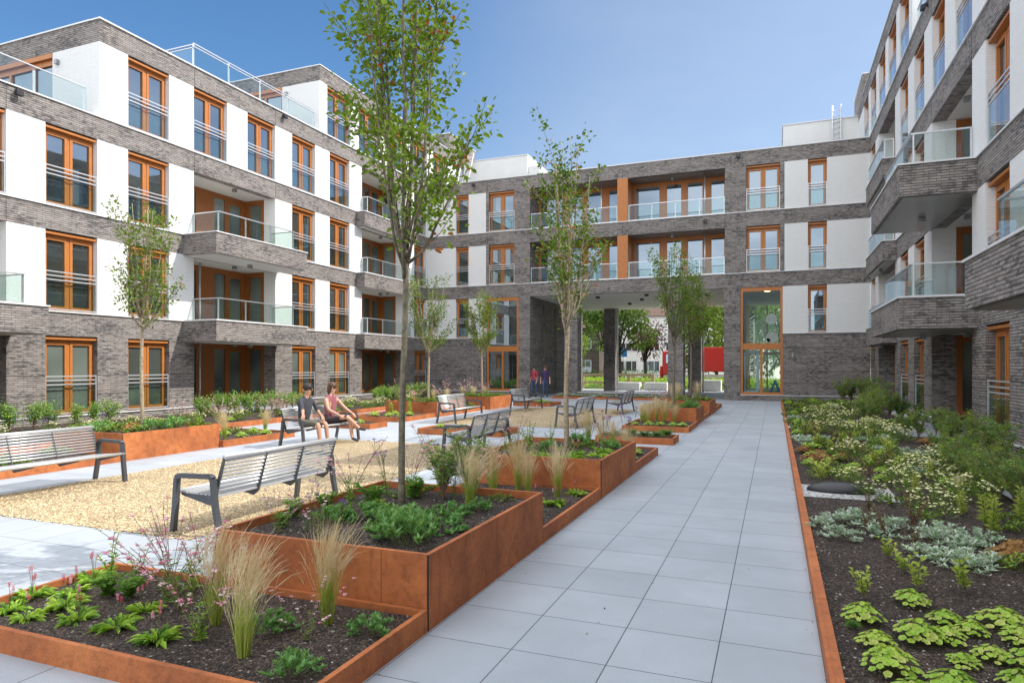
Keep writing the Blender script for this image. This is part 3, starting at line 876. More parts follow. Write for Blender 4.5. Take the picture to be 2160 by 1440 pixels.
# upper rows 2,3 (LV[2]..LV[4])
for r in (2, 3):
    z0, z1 = LV[r], LV[r + 1] - BAND - .03
    for a, b in ((A0, -17.5), (-16.66, -15.55), (0.45, 1.5), (2.34, A1)):
        fpart('white_panel', M['white_brick'], [(a, b, -0.36, -0.006, z0 + .002, z1)])
    for a, b in ((-15.55, -15.37), (-13.78, -12.84), (-2.34, -1.32), (0.25, 0.45)):
        B(WF.brick, a, b, -0.36, -0.002, z0, z1)
    hsc = (z1 - z0) / WH
    for c_, pr, w in ((-17.08, W_NAR, .84), (1.92, W_NAR, .84), (-14.575, W_DBL, 1.59), (-0.535, W_DBL, 1.57)):
        wi = WF.place(pr, c_, -0.004, z0 + 0.003); wi.scale = (w / (0.83 if pr is W_NAR else 1.57), 1, hsc)
    # loggias
    RD = 1.5
    B(WF.brick, -12.84 - .3, -12.84, -RD, -0.361, z0, z1); B(WF.brick, -2.34, -2.04, -RD, -0.361, z0, z1)
    fpart('orange_pier', M['timber'], [(-7.85, -7.29, -RD, 0.004, z0 + .001, z1 - .001)])
    for a, b in ((-12.84, -7.85), (-7.29, -2.34)):
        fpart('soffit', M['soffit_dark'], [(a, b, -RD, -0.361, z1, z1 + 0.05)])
        fpart('balcony_floor', M['soffit'], [(a, b, -RD, -0.381, z0 - .08, z0 - .04)])
        sc = MB(); gp = MB(); D = -RD; t = 0.09
        zt = z1 - .003; zg = zt - 0.14
        B(sc, a, b, D - t, D, zg, zt); B(sc, a, b, D - t, D, z0 - .04, z0 + .08)
        w = b - a
        posts = [(0, 0.10), (0.25, 0.29), (0.53, 0.57) if False else (0.285, 0.30), (0.515, 0.545), (0.735, 0.765), (0.80, 0.83), (0.985, 1.0)]
        fr_ = [(0.0, 0.02), (0.30, 0.36), (0.535, 0.585), (0.76, 0.83), (0.985, 1.0)]
        last = 0
        for p0, p1 in fr_:
            B(sc, a + w * p0, a + w * p1, D - t, D, z0 + .08, zg)
        for q0, q1 in zip(fr_, fr_[1:]):
            x0, x1 = a + w * q0[1], a + w * q1[0]
            fs = 0.06
            B(sc, x0, x1, D - t + .01, D - .02, zg - fs, zg); B(sc, x0, x1, D - t + .01, D - .02, z0 + .08, z0 + .17)
            B(sc, x0, x0 + fs, D - t + .01, D - .02, z0 + .17, zg - fs); B(sc, x1 - fs, x1, D - t + .01, D - .02, z0 + .17, zg - fs)
            B(gp, x0 + fs, x1 - fs, D - t + .03, D - t + .045, z0 + .17, zg - fs)
        so_ = sc.build('timber_screen', M['timber'], WF.root); gp.build('pane', M['glass'], so_)
        WF.place(LAMP, a + w * 0.45, -0.8, z1 - .001)
        x, y = WF.fn(a + w * 0.79, -0.7)
        MB().tube([(x, y, z0 - .04), (x, y, z1)], 0.04, 8).build('downpipe', M['steel'], WF.root)
        rl = make_railing(w - 0.02, 0.1, 0.86, (False, False), 5)
        rl.parent = WF.root; rl.location = (*WF.fn(b - 0.01, -0.10), z0 + .002); rl.rotation_euler = (0, 0, R(180))
# row 0 and row 1
z0, z1 = LV[1], LV[2] - BAND - .03
for a, b in ((A0, -17.5), (-16.66, -15.53), (0.37, 1.5), (2.34, A1)):
    fpart('white_panel', M['white_brick'], [(a, b, -0.36, -0.006, z0 + .002, z1)])
for c_ in (-17.08, 1.92):
    wi = WF.place(W_NAR, c_, -0.004, z0 + 0.003); wi.scale = (.84 / .83, 1, (z1 - z0) / WH)
for a, b in ((A0, -15.53), (0.37, A1)):
    B(WF.brick, a, b, -0.36, 0.0, LV[0] - .035, LV[1] - .03); B(WF.cop, a, b, -0.2, 0.035, LV[1] - .03, LV[1])
    B(WF.brick, a, b, -0.36, 0.001, 0, LV[0] - .036)
for a, b in ((A0, -13.53), (-1.6, A1)):
    B(WF.cop, a, b, -0.2, 0.035, LV[0] - .035, LV[0] - .001)
B(WF.brick, -15.53, -12.84, -0.36, 0.001, 0, LV[0] - .036); B(WF.brick, -2.39, 0.37, -0.36, 0.001, 0, LV[0] - .036)
PH = LV[2] - BAND - .03       # gateway clear height
B(WF.brick, -13.53, -12.84, -0.80, 0.0, LV[0] - .036, PH); B(WF.brick, -2.39, -1.60, -0.80, 0.0, LV[0] - .036, PH)
for a, b in ((A0, -15.53), (0.37, A1), (-13.53, -12.84), (-2.39, -1.60), (-10.83, -10.07), (-5.18, -4.40)):
    for jz in range(1, 9):
        z_ = LV[0] + .585 * jz
        if (a in (A0, .37) and z_ > LV[1] - .1) or z_ > PH - .05: continue
        B(WF.joint, a, b, -0.03, 0.0018, z_ - .006, z_ + .006)
# gateway piers, front and back
for a, b in ((-10.83, -10.07), (-5.18, -4.40)):
    fpart('brick_pier', M['brick'], [(a, b, -0.80, -0.001, 0, PH)])
    fpart('brick_pier', M['brick'], [(a - .1, b - .1, -10.4, -9.6, 0, PH)])
    x, y = WF.fn(b + 0.06, -9.75)
    MB().tube([(x, y, 0), (x, y, PH)], 0.055, 8).build('downpipe', M['steel_white'], WF.root)
fpart('brick_pier', M['brick'], [(-2.39, -1.61, -10.4, -9.6, 0, PH)])
# gateway soffit
fpart('soffit', M['soffit_cream'], [(-12.83, -2.39, -FD + .1, -0.362, PH, PH + 0.06)])
sj = MB()
for i in range(1, 8): B(sj, -12.83, -2.39, -0.362 - 1.35 * i, -0.37 - 1.35 * i, PH - .002, PH)
sj.build('panel_joint', M['joint'], WF.root)
for x, d in ((-9.3, -1.5), (-7.2, -3.6), (-6.5, -1.2), (-8.4, -6.0), (-3.4, -2.4), (-11.8, -3)):
    dl = MB(); B(dl, x - .1, x + .1, d - .1, d + .1, PH - .12, PH - .003); dl.build('downlight', M['black'], WF.root)
# low walls between piers
for a, b in ((-10.07, -5.18),):
    fpart('low_wall', M['brick'], [(a, b, -0.33, -0.03, 0, 0.265)]); fpart('coping', M['coping'], [(a, b, -0.37, 0.01, 0.266, 0.30)])
M['frost'] = plain('frosted_glass', (0.55, 0.58, 0.52), .3)
# gateway side wall with tall slit windows (left flank)
sl_ = [(-0.80, -2.2), (-2.55, -4.5), (-4.85, -FD)]
for a, b in sl_: B(WF.brick, -13.2, -12.845, b, a, 0, PH)
for a, b in ((-2.2, -2.55), (-4.5, -4.85)):
    fpart('slit_window', M['frost'], [(-13.05, -12.98, b, a, 0.3, PH - .3)])
    B(WF.brick, -13.2, -12.846, b, a, 0, 0.3); B(WF.brick, -13.2, -12.846, b, a, PH - .3, PH)
# double height windows
def tall_window(a, b, glass):
    z0, z1 = LV[0] + .005, PH
    fr = MB(); T = 0.11; d0, d1 = -0.16, -0.03
    B(fr, a, b, d0, d1, z1 - .2, z1 - .002); B(fr, a, b, d0, d1, z0, z0 + .12)
    B(fr, a, a + T, d0, d1, z0 + .12, z1 - .2); B(fr, b - T, b, d0, d1, z0 + .12, z1 - .2)
    B(fr, a + T, b - T, d0, d1 + .01, 2.55, 2.86)
    c = (a + b) / 2
    B(fr, c - .055, c + .055, d0, d1, z0 + .12, 2.55)
    pn = MB()
    for x0, x1, c0, c1 in ((a + T, b - T, 2.86, z1 - .2), (a + T, c - .055, z0 + .12, 2.55), (c + .055, b - T, z0 + .12, 2.55)):
        B(pn, x0, x1, -0.10, -0.09, c0, c1)
    o = fr.build('tall_window', M['timber'], WF.root); pn.build('pane', M[glass], o)
tall_window(-15.50, -13.54, 'glass')
tall_window(-1.59, 0.365, 'lobby_glass')
# lobby interior behind the right tall window: side walls, floor, ceiling, glazed rear
LB = [(-1.95, -1.62, -FD, -0.81, 0, PH), (0.72, 0.9, -FD, -0.37, 0, PH)]
fpart('lobby_wall', M['plaster'], LB)
fpart('lobby_ceiling', M['plaster'], [(-1.61, 0.71, -FD, -0.37, PH - .0, PH + .05)])
fpart('lobby_floor', M['soffit_dark'], [(-1.61, 0.71, -FD, -0.37, 0.2, 0.3)])
lf = MB()
for x in (-1.61, -0.5, 0.62): B(lf, x, x + .09, -FD, -FD + .1, .3, PH)
B(lf, -1.6, .7, -FD + .001, -FD + .099, 2.5, 2.62)
lfo = lf.build('rear_frame', M['timber'], WF.root)
g_ = MB(); B(g_, -1.6, .7, -FD + .04, -FD + .05, .3, PH); g_.build('pane', M['lobby_glass'], lfo)
id_ = MB()   # pale blue inner door leaf standing behind the left lower pane
for bx in ((-1.44, -0.72, -0.5, -0.44, 2.38, 2.5), (-0.86, -0.72, -0.5, -0.44, .32, 2.38), (-1.44, -1.36, -0.5, -0.44, .32, 2.38), (-1.36, -0.86, -0.5, -0.44, .32, .5)): B(id_, *bx)
M['blue_paint'] = plain('pale_blue_paint', (0.36, 0.47, 0.58), 0.4); M['blue'] = plain('blue_paint', (0.03, 0.16, 0.42), 0.4)
id_.build('inner_door', M['blue_paint'], WF.root)
dk = MB()
for x, z, r_ in ((-0.15, 4.05, .27), (-0.12, 3.15, .28), (0.55, 3.7, .2), (-.3, 3.0, .1)):
    x_, y_ = WF.fn(x, -0.085); n = 20
    dk.face([(x_ + r_ * math.cos(6.2832 * i / n), y_, z + r_ * math.sin(6.2832 * i / n)) for i in range(n)])
M['decal'] = plain('frosted_decal', (0.30, 0.34, 0.30), 0.8)
dk.build('frosted_disc', M['decal'], WF.root)
lp = MB(); x_, y_ = WF.fn(-0.35, -1.6); lp.tube([(x_, y_, PH - .05), (x_, y_, PH - .001)], 0.16, 16)
em, t_, b_ = nt('lit_lamp'); b_.inputs['Emission Color'].default_value = (1, .8, .45, 1); b_.inputs['Emission Strength'].default_value = 6
lp.build('ceiling_lamp', em, WF.root)
for x in (0.8 + 0.02, -13.75 - 1.95): pass
wl = MB(); B(wl, 0.78, 0.86, 0.0, 0.1, 2.15, 2.38); wl.build('wall_lamp', M['lamp'], WF.root)
wl = MB(); B(wl, -15.95, -15.87, 0.0, 0.1, 2.15, 2.38); wl.build('wall_lamp', M['lamp'], WF.root)
for s_, z in ((-16.3, LV[4] - .2), (-1.7, LV[4] - .22), (-3.3, LV[3] - .3), (-12.3, LV[3] - .25)): WF.place(FLOOD, s_, 0.0, z)
# core masses
B(WF.core, A0, -15.6, -1.0, -0.37, 0, LV[4] - .1) if False else None
B(WF.core, A0, -13.21, -FD, -1.0, 0, LV[4] - .1)
B(WF.core, 0.95, A1, -FD, -1.0, 0, LV[4] - .1)
B(WF.core, -13.2, 0.94, -FD, -1.62, PH + .07, LV[4] - .1)
for a, b in ((A0, -13.2), (0.95, A1)):
    for r in (1, 2, 3): B(WF.core, a, b, -0.99, -0.37, LV[r] - .5, LV[r] - .08)
B(WF.brick, -13.2, 0.94, -FD - .02, -FD + .0, PH + .061, LV[4] - .1)
B(WF.roof, A0, A1, -FD, -0.43, LV[4] - .09, LV[4] - .06)
for x_ in (-15.46, -7.57, -2.34, -12.84):
    for r in (3, 4): B(WF.joint, x_ - .007, x_ + .007, -0.01, 0.0035, LV[r] - BAND, LV[r] - .036)
# roof pavilions
def pavilion(x0, x1, y0, y1, top, wx0, wx1, lower=None):
    z = LV[4] - .06
    mb = MB(); mb.box(x0, x1, y0, y1, z, top); mb.box(x0 + 0.02, x1 - .02, y0 + .02, y1 - .02, top, top + .01)
    mb.build('rooftop_room', M['render'], WF.root)
    cp = MB(); cp.box(x0 - .04, x1 + .04, y0 - .04, y1 + .04, top + .011, top + .06); cp.build('roof_trim', M['coping'], WF.root)
    fr = MB(); h0, h1 = z + .35, z + 1.48
    fr.box(wx0, wx1, y0 - .04, y0 - .005, h0, h1); o = fr.build('window', M['timber'], WF.root)
    pn = MB(); pn.box(wx0 + .1, wx1 - .1, y0 - .05, y0 - .041, h0 + .12, h1 - .28); pn.build('pane', M['glass'], o)
pavilion(-19.3, -14.78, 40, 46, 15.25, -17.25, -16.3)
pavilion(0.44, 4.6, 40, 46, 15.1, 1.42, 2.22)
mb = MB(); mb.box(-14.77, -14.04, 40.2, 44, LV[4] - .06, 14.6); mb.build('rooftop_room', M['render'], WF.root)
WF.finish()

def ladder(x, y, z, h, lean_y, lean_x, label, w=0.42):
    mb = MB(); n = int(h / 0.3)
    top = Vector((x + lean_x, y + lean_y, z + h)); b0 = Vector((x, y, z))
    for sx in (-w / 2, w / 2): mb.tube([b0 + Vector((sx, 0, 0)), top + Vector((sx, 0, 0))], 0.032, 6)
    st = mb.build('ladder', M['steel'])
    for i in range(1, n):
        r = MB(); p = b0.lerp(top, i / n); r.tube([p + Vector((-w / 2, 0, 0)), p + Vector((w / 2, 0, 0))], 0.022, 6); r.build('rung', M['steel'], st)
    tag(st, label, 'ladder', 'roof ladders'); return st
ladder(3.12, 39.85, 12.5, 3.35, 0.05, 0.0, 'upright metal ladder on the white rooftop room beside the shaded wing')
ladder(-18.95, 39.0, 12.5, 3.3, 0.85, 0.25, 'leaning metal ladder against the white rooftop room beside the sunlit wing')

# blue trestle steps in the lobby
tr = MB()
for sx in (-0.25, 0.25):
    tr.tube([(0.02 + sx, 36.3, 0.3), (0.02, 36.45, 1.0)], 0.045, 6); tr.tube([(0.02 + sx, 36.7, 0.3), (0.02, 36.55, 1.0)], 0.045, 6)
for z in (0.45, 0.62, 0.8): tr.tube([(0.02 - .2, 36.35, z), (0.02 + .2, 36.35, z)], 0.02, 5)
tag(tr.build('trestle', M['blue']), 'blue folding trestle standing behind the tall lobby window', 'trestle')

# move prototypes out of the way: they are not part of the scene
def purge(o):
    for c in kids(o): purge(c)
    bpy.data.objects.remove(o)
for p_ in PROTOS: purge(p_)

# ---------------------------------------------------------------- corten planters
M['rustjoint'] = plain('rusty_joint', (0.10, 0.04, 0.02), .9)
def planter(x0, x1, y0, y1, h, soil, label, cat='planter', open_sides=(), group=None, lip=0.035, split=1.22):
    root = empty('planter', ((x0 + x1) / 2, (y0 + y1) / 2, 0))
    cx, cy = (x0 + x1) / 2, (y0 + y1) / 2
    def bx(name, a, b, c, d, z0=0.0, z1=h, mat='corten'):
        mb = MB(); mb.box(a - cx, b - cx, c - cy, d - cy, z0, z1); o = mb.build(name, M[mat], root); return o
    t = lip
    if 's' not in open_sides: bx('steel_side', x0, x1, y0, y0 + t)
    if 'n' not in open_sides: bx('steel_side', x0, x1, y1 - t, y1)
    if 'w' not in open_sides: bx('steel_side', x0, x0 + t, y0 + t + .001, y1 - t - .001)
    if 'e' not in open_sides: bx('steel_side', x1 - t, x1, y0 + t + .001, y1 - t - .001)
    if h > 0.3:
        mb = MB(); mb.box(x1 - .012 - cx, x1 + .0015 - cx, y0 - .0015 - cy, y0 + .002 - cy, 0, h - .002); mb.build('plate_joint', M['joint'], root)
        mb = MB(); yy = (y0 + y1) / 2; mb.box(x1 - .004 - cx, x1 + .001 - cx, yy - .0015 - cy, yy + .0015 - cy, 0, h - .002); mb.build('plate_joint', M['rustjoint'], root)
        mb = MB(); mb.box(x1 - .37 - cx, x1 - .366 - cx, y0 - .001 - cy, y0 + .004 - cy, 0, h - .002); mb.build('plate_joint', M['rustjoint'], root)
    mb = MB(); n = 14
    rng = random.Random(hash((round(x0, 2), round(y0, 2))) % 1000)
    gx = [x0 + t * .5 + (x1 - x0 - t) * i / n for i in range(n + 1)]; gy = [y0 + t * .5 + (y1 - y0 - t) * i / n for i in range(n + 1)]
    hz = {}
    for i in range(n + 1):
        for j in range(n + 1):
            e = 0 if i in (0, n) or j in (0, n) else 1
            hz[i, j] = (gx[i] - cx, gy[j] - cy, soil + e * rng.uniform(0, .035))
    for i in range(n):
        for j in range(n): mb.face([hz[i, j], hz[i + 1, j], hz[i + 1, j + 1], hz[i, j + 1]], sm=True)
    mb.build('soil', M['soil'], root)
    tag(root, label, cat, group or ('tall rusty steel planters' if h > .3 else 'low rusty steel bed edgings'))
    return root
PX0, PX1 = -4.0, -2.14
HT, ST = 0.51, 0.44
planter(-5.05, PX1, 2.64, 3.885, 0.15, 0.10, 'low rusty bed edging round the nearest corner bed, front of the tall planters')
planter(PX0, PX1, 3.9, 6.24, HT, ST, 'tall rusty steel planter beside the slab path with the largest tree in it')
planter(PX0, PX1, 6.255, 8.625, 0.15, 0.10, 'low rusty bed between the two nearest tall planters by the slab path')
planter(PX0, PX1, 8.64, 11.0, HT, ST, 'tall rusty planter with pale thin tree, second one along the slab path')
planter(PX0, PX1, 11.015, 13.26, 0.15, 0.10, 'low rusty bed behind the second tall planter along the path')
planter(-3.85, -2.08, 14.95, 15.85, 0.15, 0.10, 'small low rusty bed holding a row of round green tufts')
planter(-3.85, -2.09, 17.8, 20.08, 0.15, 0.10, 'low rusty bed with a row of feather grasses before a tall planter')
planter(-3.75, -2.12, 20.1, 22.1, HT, ST, 'tall rusty planter behind the feather grass row, third along the path')
planter(-3.75, -2.12, 22.115, 24.15, 0.15, 0.10, 'low rusty bed between the two farthest tall planters by the path')
planter(-3.7, -2.1, 24.17, 26.5, HT, ST, 'farthest tall rusty planter along the slab path, near the gateway')
planter(-3.7, -2.1, 26.515, 29.6, 0.15, 0.10, 'low rusty bed at the far end of the path planter row')
# sunlit row on the other side of the court
QX0, QX1 = -13.05, -11.15
planter(QX0, QX1, 5.0, 8.7, 0.15, 0.10, 'low sunlit rusty bed behind the bench cut off by the picture edge')
planter(QX0, QX1, 8.72, 11.0, HT, ST, 'bright orange tall planter in sun with slim tree before the sunlit wing')
planter(QX0 + .1, QX1 + .1, 11.015, 13.3, 0.15, 0.10, 'low sunlit rusty bed beside the seated couple, with feather grasses')
planter(-12.5, -10.4, 15.6, 16.5, 0.15, 0.10, 'small low sunlit rusty bed just behind the seated couple')
planter(-12.8, -10.75, 17.9, 20.08, 0.15, 0.10, 'low sunlit rusty bed in front of the tall planter with pink gaura')
planter(-12.75, -10.72, 20.1, 22.2, HT, ST, 'tall sunlit rusty planter with slim tree behind the bench on the far gravel')
planter(-12.7, -10.68, 22.215, 24.15, 0.15, 0.10, 'low sunlit rusty bed between the two far sunlit tall planters')
planter(-12.7, -10.5, 24.17, 26.4, HT, ST, 'farthest sunlit tall planter, in front of the cross wing window')
planter(-10.6, -8.9, 26.9, 28.5, 0.15, 0.10, 'low rusty bed on the paving behind the farthest sunlit bench')
# beds in the middle of the cross walk and along the gateway wall
planter(-8.56, -7.45, 15.0, 16.2, 0.15, 0.10, 'low rusty bed in the middle of the court, half nearer the sunlit wing')
planter(-7.40, -6.25, 15.05, 16.3, 0.15, 0.10, 'low rusty bed in the middle of the court, half nearer the slab path')
planter(-11.0, -5.0, 33.6, 34.9, 0.13, 0.10, 'long low rusty bed under the gateway wall')
# path edging of the wide bed, and the building bed edging
def edging(x0, x1, y0, y1, h, label):
    mb = MB(); mb.box(x0, x1, y0, y1, 0, h); o = mb.build('bed_edging', M['corten'])
    l2 = MB(); l2.box(x0 + .022, x0 + .027, y0, y1, h, h + .0035); l2.build('folded_lip', M['corten'], o)
    return tag(o, label, 'edging', 'rusty steel bed edgings')
edging(0.272, 0.345, -4, 34.9, 0.105, 'long rusty steel edging between the slab path and the wide flower bed')
edging(-14.3, -14.22, -4, 33.5, 0.15, 'long rusty steel edging of the flower bed along the sunlit wing')
# black ventilation hood in the pebbles
hood = MB(); hood.ball((0, 0, 0), (0.42, 0.17, 0.11), None, 20, 10)
ho = hood.build('drain_hood', M['black'], loc=(0.82, 9.85, 0.10)); tag(ho, 'black domed drain hood lying in the white pebbles of the flower bed', 'drain cover')

# ---------------------------------------------------------------- benches
def make_bench():
    root = empty('bench')
    Lh = 0.93
    s = MB()
    for i in range(9):
        y = 0.27 - i * 0.058
        z = 0.425 - 0.004 * i
        s.box(-Lh, Lh, y - 0.019, y + 0.019, z - 0.011, z + 0.011) if i else s.tube([(-Lh - .07, y + .01, z), (Lh + .07, y + .01, z)], 0.021, 10)
    s.build('seat', M['steel_white'], root)
    b = MB()
    p0 = Vector((0, -0.215, 0.44)); p1 = Vector((0, -0.335, 0.80)); d = (p1 - p0)
    for i in range(9):
        c = p0 + d * ((i + .3) / 9.0)
        b.tube([(-Lh, c.y, c.z), (Lh, c.y, c.z)], 0.0135, 6)
    b.tube([(-Lh - .005, p1.y, p1.z + .01), (Lh + .005, p1.y, p1.z + .01)], 0.026, 10)
    b.build('backrest', M['steel_white'], root)
    for x in (-Lh, -Lh / 3, Lh / 3, Lh):
        sup = MB()
        hw = 0.008
        prof = [(0.26, 0.41), (0.24, 0.385), (-0.15, 0.30), (-0.225, 0.36), (p1.y - .015, p1.z), (p1.y + .01, p1.z + .01), (-0.20, 0.44), (-0.19, 0.40)]
        A = [(x - hw, y, z) for y, z in prof]; Bv = [(x + hw, y, z) for y, z in prof]
        sup.face(A); sup.face(list(reversed(Bv)))
        for i in range(len(prof)):
            j = (i + 1) % len(prof); sup.face([A[i], Bv[i], Bv[j], A[j]])
        sup.build('support', M['dark_steel'], root)
    for sx in (-1, 1):
        f = MB(); x = sx * (Lh + 0.05)
        f_pts = [(0.32, 0.0), (0.285, 0.30), (0.262, 0.575), (0.235, 0.60), (-0.20, 0.612), (-0.235, 0.59), (-0.265, 0.30), (-0.33, 0.0)]
        w = 0.028; tck = 0.024
        for (ya, za), (yb, zb) in zip(f_pts, f_pts[1:]):
            dv = Vector((0, yb - ya, zb - za)); n_ = Vector((0, -dv.z, dv.y)).normalized() * tck
            q = [Vector((x, ya, za)), Vector((x, yb, zb))]
            v = []
            for p in q:
                for a in (-1, 1):
                    for c in (-1, 1): v.append(p + n_ * a + Vector((w * c, 0, 0)))
            for fc in ((0, 1, 3, 2), (4, 6, 7, 5), (0, 4, 5, 1), (2, 3, 7, 6), (0, 2, 6, 4), (1, 5, 7, 3)):
                f.face([v[i] for i in fc])
        f.build('armrest_frame', M['dark_steel'], root)
    return root
bench0 = make_bench()
bench_spots = [
 (-9.48, 6.22, -90, 'slatted steel bench cut off by the picture edge, before the low sunlit bed'),
 (-5.63, 6.22, 90, 'slatted steel bench nearest the largest tree, on sunlit gravel, seen from behind'),
 (-9.50, 12.33, -90, 'slatted steel bench with a couple seated on it'),
 (-5.61, 12.33, 90, 'slatted steel bench in shade behind the second tall path planter'),
 (-9.25, 18.95, -90, 'slatted steel bench in front of the sunlit tall planter beyond the cross walk'),
 (-5.45, 18.9, 90, 'shaded slatted bench on the far gravel seen through the pale tree trunk'),
 (-9.15, 24.7, -90, 'farthest slatted bench on the sunlit side, near the gateway passage'),
 (-5.35, 24.5, 90, 'farthest slatted bench on the path side, before the gateway wall'),
]
for i, (x, y, a, lab) in enumerate(bench_spots):
    o = bench0 if i == 0 else copy_tree(bench0)
    o.location = (x, y, 0.005); o.rotation_euler = (0, 0, R(a))
    tag(o, lab, 'bench', 'slatted steel benches round the gravel')

# ---------------------------------------------------------------- trees
def grow_tree(name, loc, fork, top, rad, trunk_r, nlimb, nleaf, leafL, seed, label, bark='bark', lean=(0, 0), sparse=0.35, low=0.5, reds=0.03, group='slim young trees in the planters'):
    rng = random.Random(seed)
    root = empty(name, loc)
    tk = MB(); base = Vector((0, 0, -0.05)); f = Vector((lean[0], lean[1], fork))
    pts = []; rs = []
    for i in range(9):
        q = i / 8
        pts.append(base.lerp(f, q) + Vector((math.sin(q * 5 + seed) * .012, math.cos(q * 4 + seed) * .012, 0)) * (1 if 0 < i < 8 else 0))
        rs.append(trunk_r * (1.18 if i == 0 else 1.0 - 0.28 * q))
    tk.tube(pts, rs, 10)
    limbs = []
    H = top - fork
    for i in range(nlimb):
        a = 6.2832 * (i + rng.uniform(-.3, .3)) / nlimb * 2.4
        z0 = fork - rng.random() * 0.28 * H * (0.45 if i > 2 else 0.1)
        st = base.lerp(f, max(0.1, (z0 + .05) / (fork + .05)))
        ln = H * rng.uniform(0.66, 1.0)
        out = rad * rng.uniform(0.35, 1.0)
        if i < 3: out *= .4; ln = H * rng.uniform(.88, 1.0)
        wide = i >= nlimb - 3
        if wide: out = rad * 1.0; ln = H * rng.uniform(.22, .42)
        ps = [st]
        n = 8
        for j in range(1, n + 1):
            q = j / n
            o_ = out * (q ** 0.62 if not wide else q ** .8)
            p = st + Vector((math.cos(a) * o_, math.sin(a) * o_, ln * q ** (1.12 if not wide else 1.3)))
            p += Vector((rng.uniform(-1, 1), rng.uniform(-1, 1), 0)) * 0.03 * rad
            ps.append(p)
        r0 = trunk_r * rng.uniform(.34, .5)
        rr = [r0 * (1 - 0.85 * j / n) + .003 for j in range(n + 1)]
        tk.tube(ps, rr, 6); limbs.append((ps, wide))
        for k in range(5):
            j = rng.randint(2, n - 1); b0 = ps[j]; a2 = a + rng.uniform(-1.6, 1.6)
            l2 = H * rng.uniform(.12, .30)
            e = b0 + Vector((math.cos(a2) * l2 * .55, math.sin(a2) * l2 * .55, l2 * rng.uniform(.5, 1.0)))
            m_ = b0.lerp(e, .5) + Vector((0, 0, -.03))
            tk.tube([b0, m_, e], [r0 * .35, r0 * .25, .003], 4); limbs.append(([b0, m_, e], wide))
    tk.build('trunk', M[bark], root)
    cr = MB()
    wts = [sum((q - p).length for p, q in zip(ps, ps[1:])) for ps, _ in limbs]
    clusters = []
    for (ps, wide), w in zip(limbs, wts):
        nc = max(1, int(w * (10 if len(ps) > 3 else 16)))
        for _ in range(nc):
            q = rng.random() ** 0.62
            if len(ps) > 3 and q < sparse and rng.random() < .85: continue
            x = q * (len(ps) - 1); j = min(int(x), len(ps) - 2)
            clusters.append((ps[j].lerp(ps[j + 1], x - j), (ps[j + 1] - ps[j]).normalized()))
    per = max(3, nleaf // max(1, len(clusters)))
    for c, d in clusters:
        cnt = int(per * rng.uniform(.5, 1.5)); red = rng.random() < reds
        sp = rng.uniform(.035, .085) * (rad / .75)
        for _ in range(cnt):
            v = Vector((rng.gauss(0, 1), rng.gauss(0, 1), rng.gauss(0, 1.1))) * sp
            p = c + v
            dd = (v.normalized() * .8 + d * .5 + Vector((rng.uniform(-.4, .4), rng.uniform(-.4, .4), rng.uniform(-.2, .3))))
            L = leafL * rng.uniform(.7, 1.2)
            cr.oval(p, dd, L, L * .66, LM['tree_red'] if red else LM['tree'], .2, rng)
    cr.build('crown', None, root)
    tag(root, label, 'tree', group)
    return root
grow_tree('tree', (-3.04, 5.07, ST), 2.43, 5.6, 0.58, 0.032, 15, 6600, 0.058, 3, 'largest nearest young tree, trunk rising from the tall planter beside the path', lean=(0.02, 0.0), sparse=.50)
grow_tree('tree', (-3.0, 9.9, ST), 2.15, 5.1, 0.50, 0.042, 13, 3300, 0.064, 9, 'tall thin pale-barked tree with sparse lower crown in the second path planter', bark='bark_pale', sparse=.58)
grow_tree('tree', (-12.1, 9.9, ST), 2.30, 4.75, 0.62, 0.040, 13, 3500, 0.066, 14, 'slim tree in the sunlit orange planter, against the windows of the sunlit wing', bark='bark_pale', sparse=.3)
grow_tree('tree', (-11.52, 21.0, ST), 2.0, 4.75, 0.74, 0.048, 13, 3600, 0.080, 22, 'slim green tree behind the bench on the far gravel, left of its pair', bark='bark_pale', sparse=.28)
grow_tree('tree', (-11.33, 25.2, ST), 2.05, 4.5, 0.62, 0.048, 12, 3800, 0.082, 31, 'slim green tree before the white panels and tall cross wing window', bark='bark_pale', sparse=.2)
grow_tree('tree', (-2.90, 21.0, ST), 2.25, 5.2, 0.60, 0.045, 13, 3000, 0.082, 41, 'shaded tree against the gateway pier, in the third path planter', bark='bark', sparse=.3)
grow_tree('tree', (-2.88, 25.3, ST), 2.15, 5.0, 0.74, 0.050, 13, 3600, 0.085, 55, 'shaded tree in the farthest path planter, beside the red truck', bark='bark', sparse=.2)

# ---------------------------------------------------------------- plants
rg = random.Random(11)
def U(a, b): return rg.uniform(a, b)
def stem_pts(h, lean, n=5, az=None, curve=0.5):
    az = U(0, 6.283) if az is None else az
    return [Vector((math.cos(az) * lean * (i / n) ** (1 + curve), math.sin(az) * lean * (i / n) ** (1 + curve), h * (i / n))) for i in range(n + 1)]

def along(ps, q):
    x = q * (len(ps) - 1); j = min(int(x), len(ps) - 2)
    return ps[j].lerp(ps[j + 1], x - j)

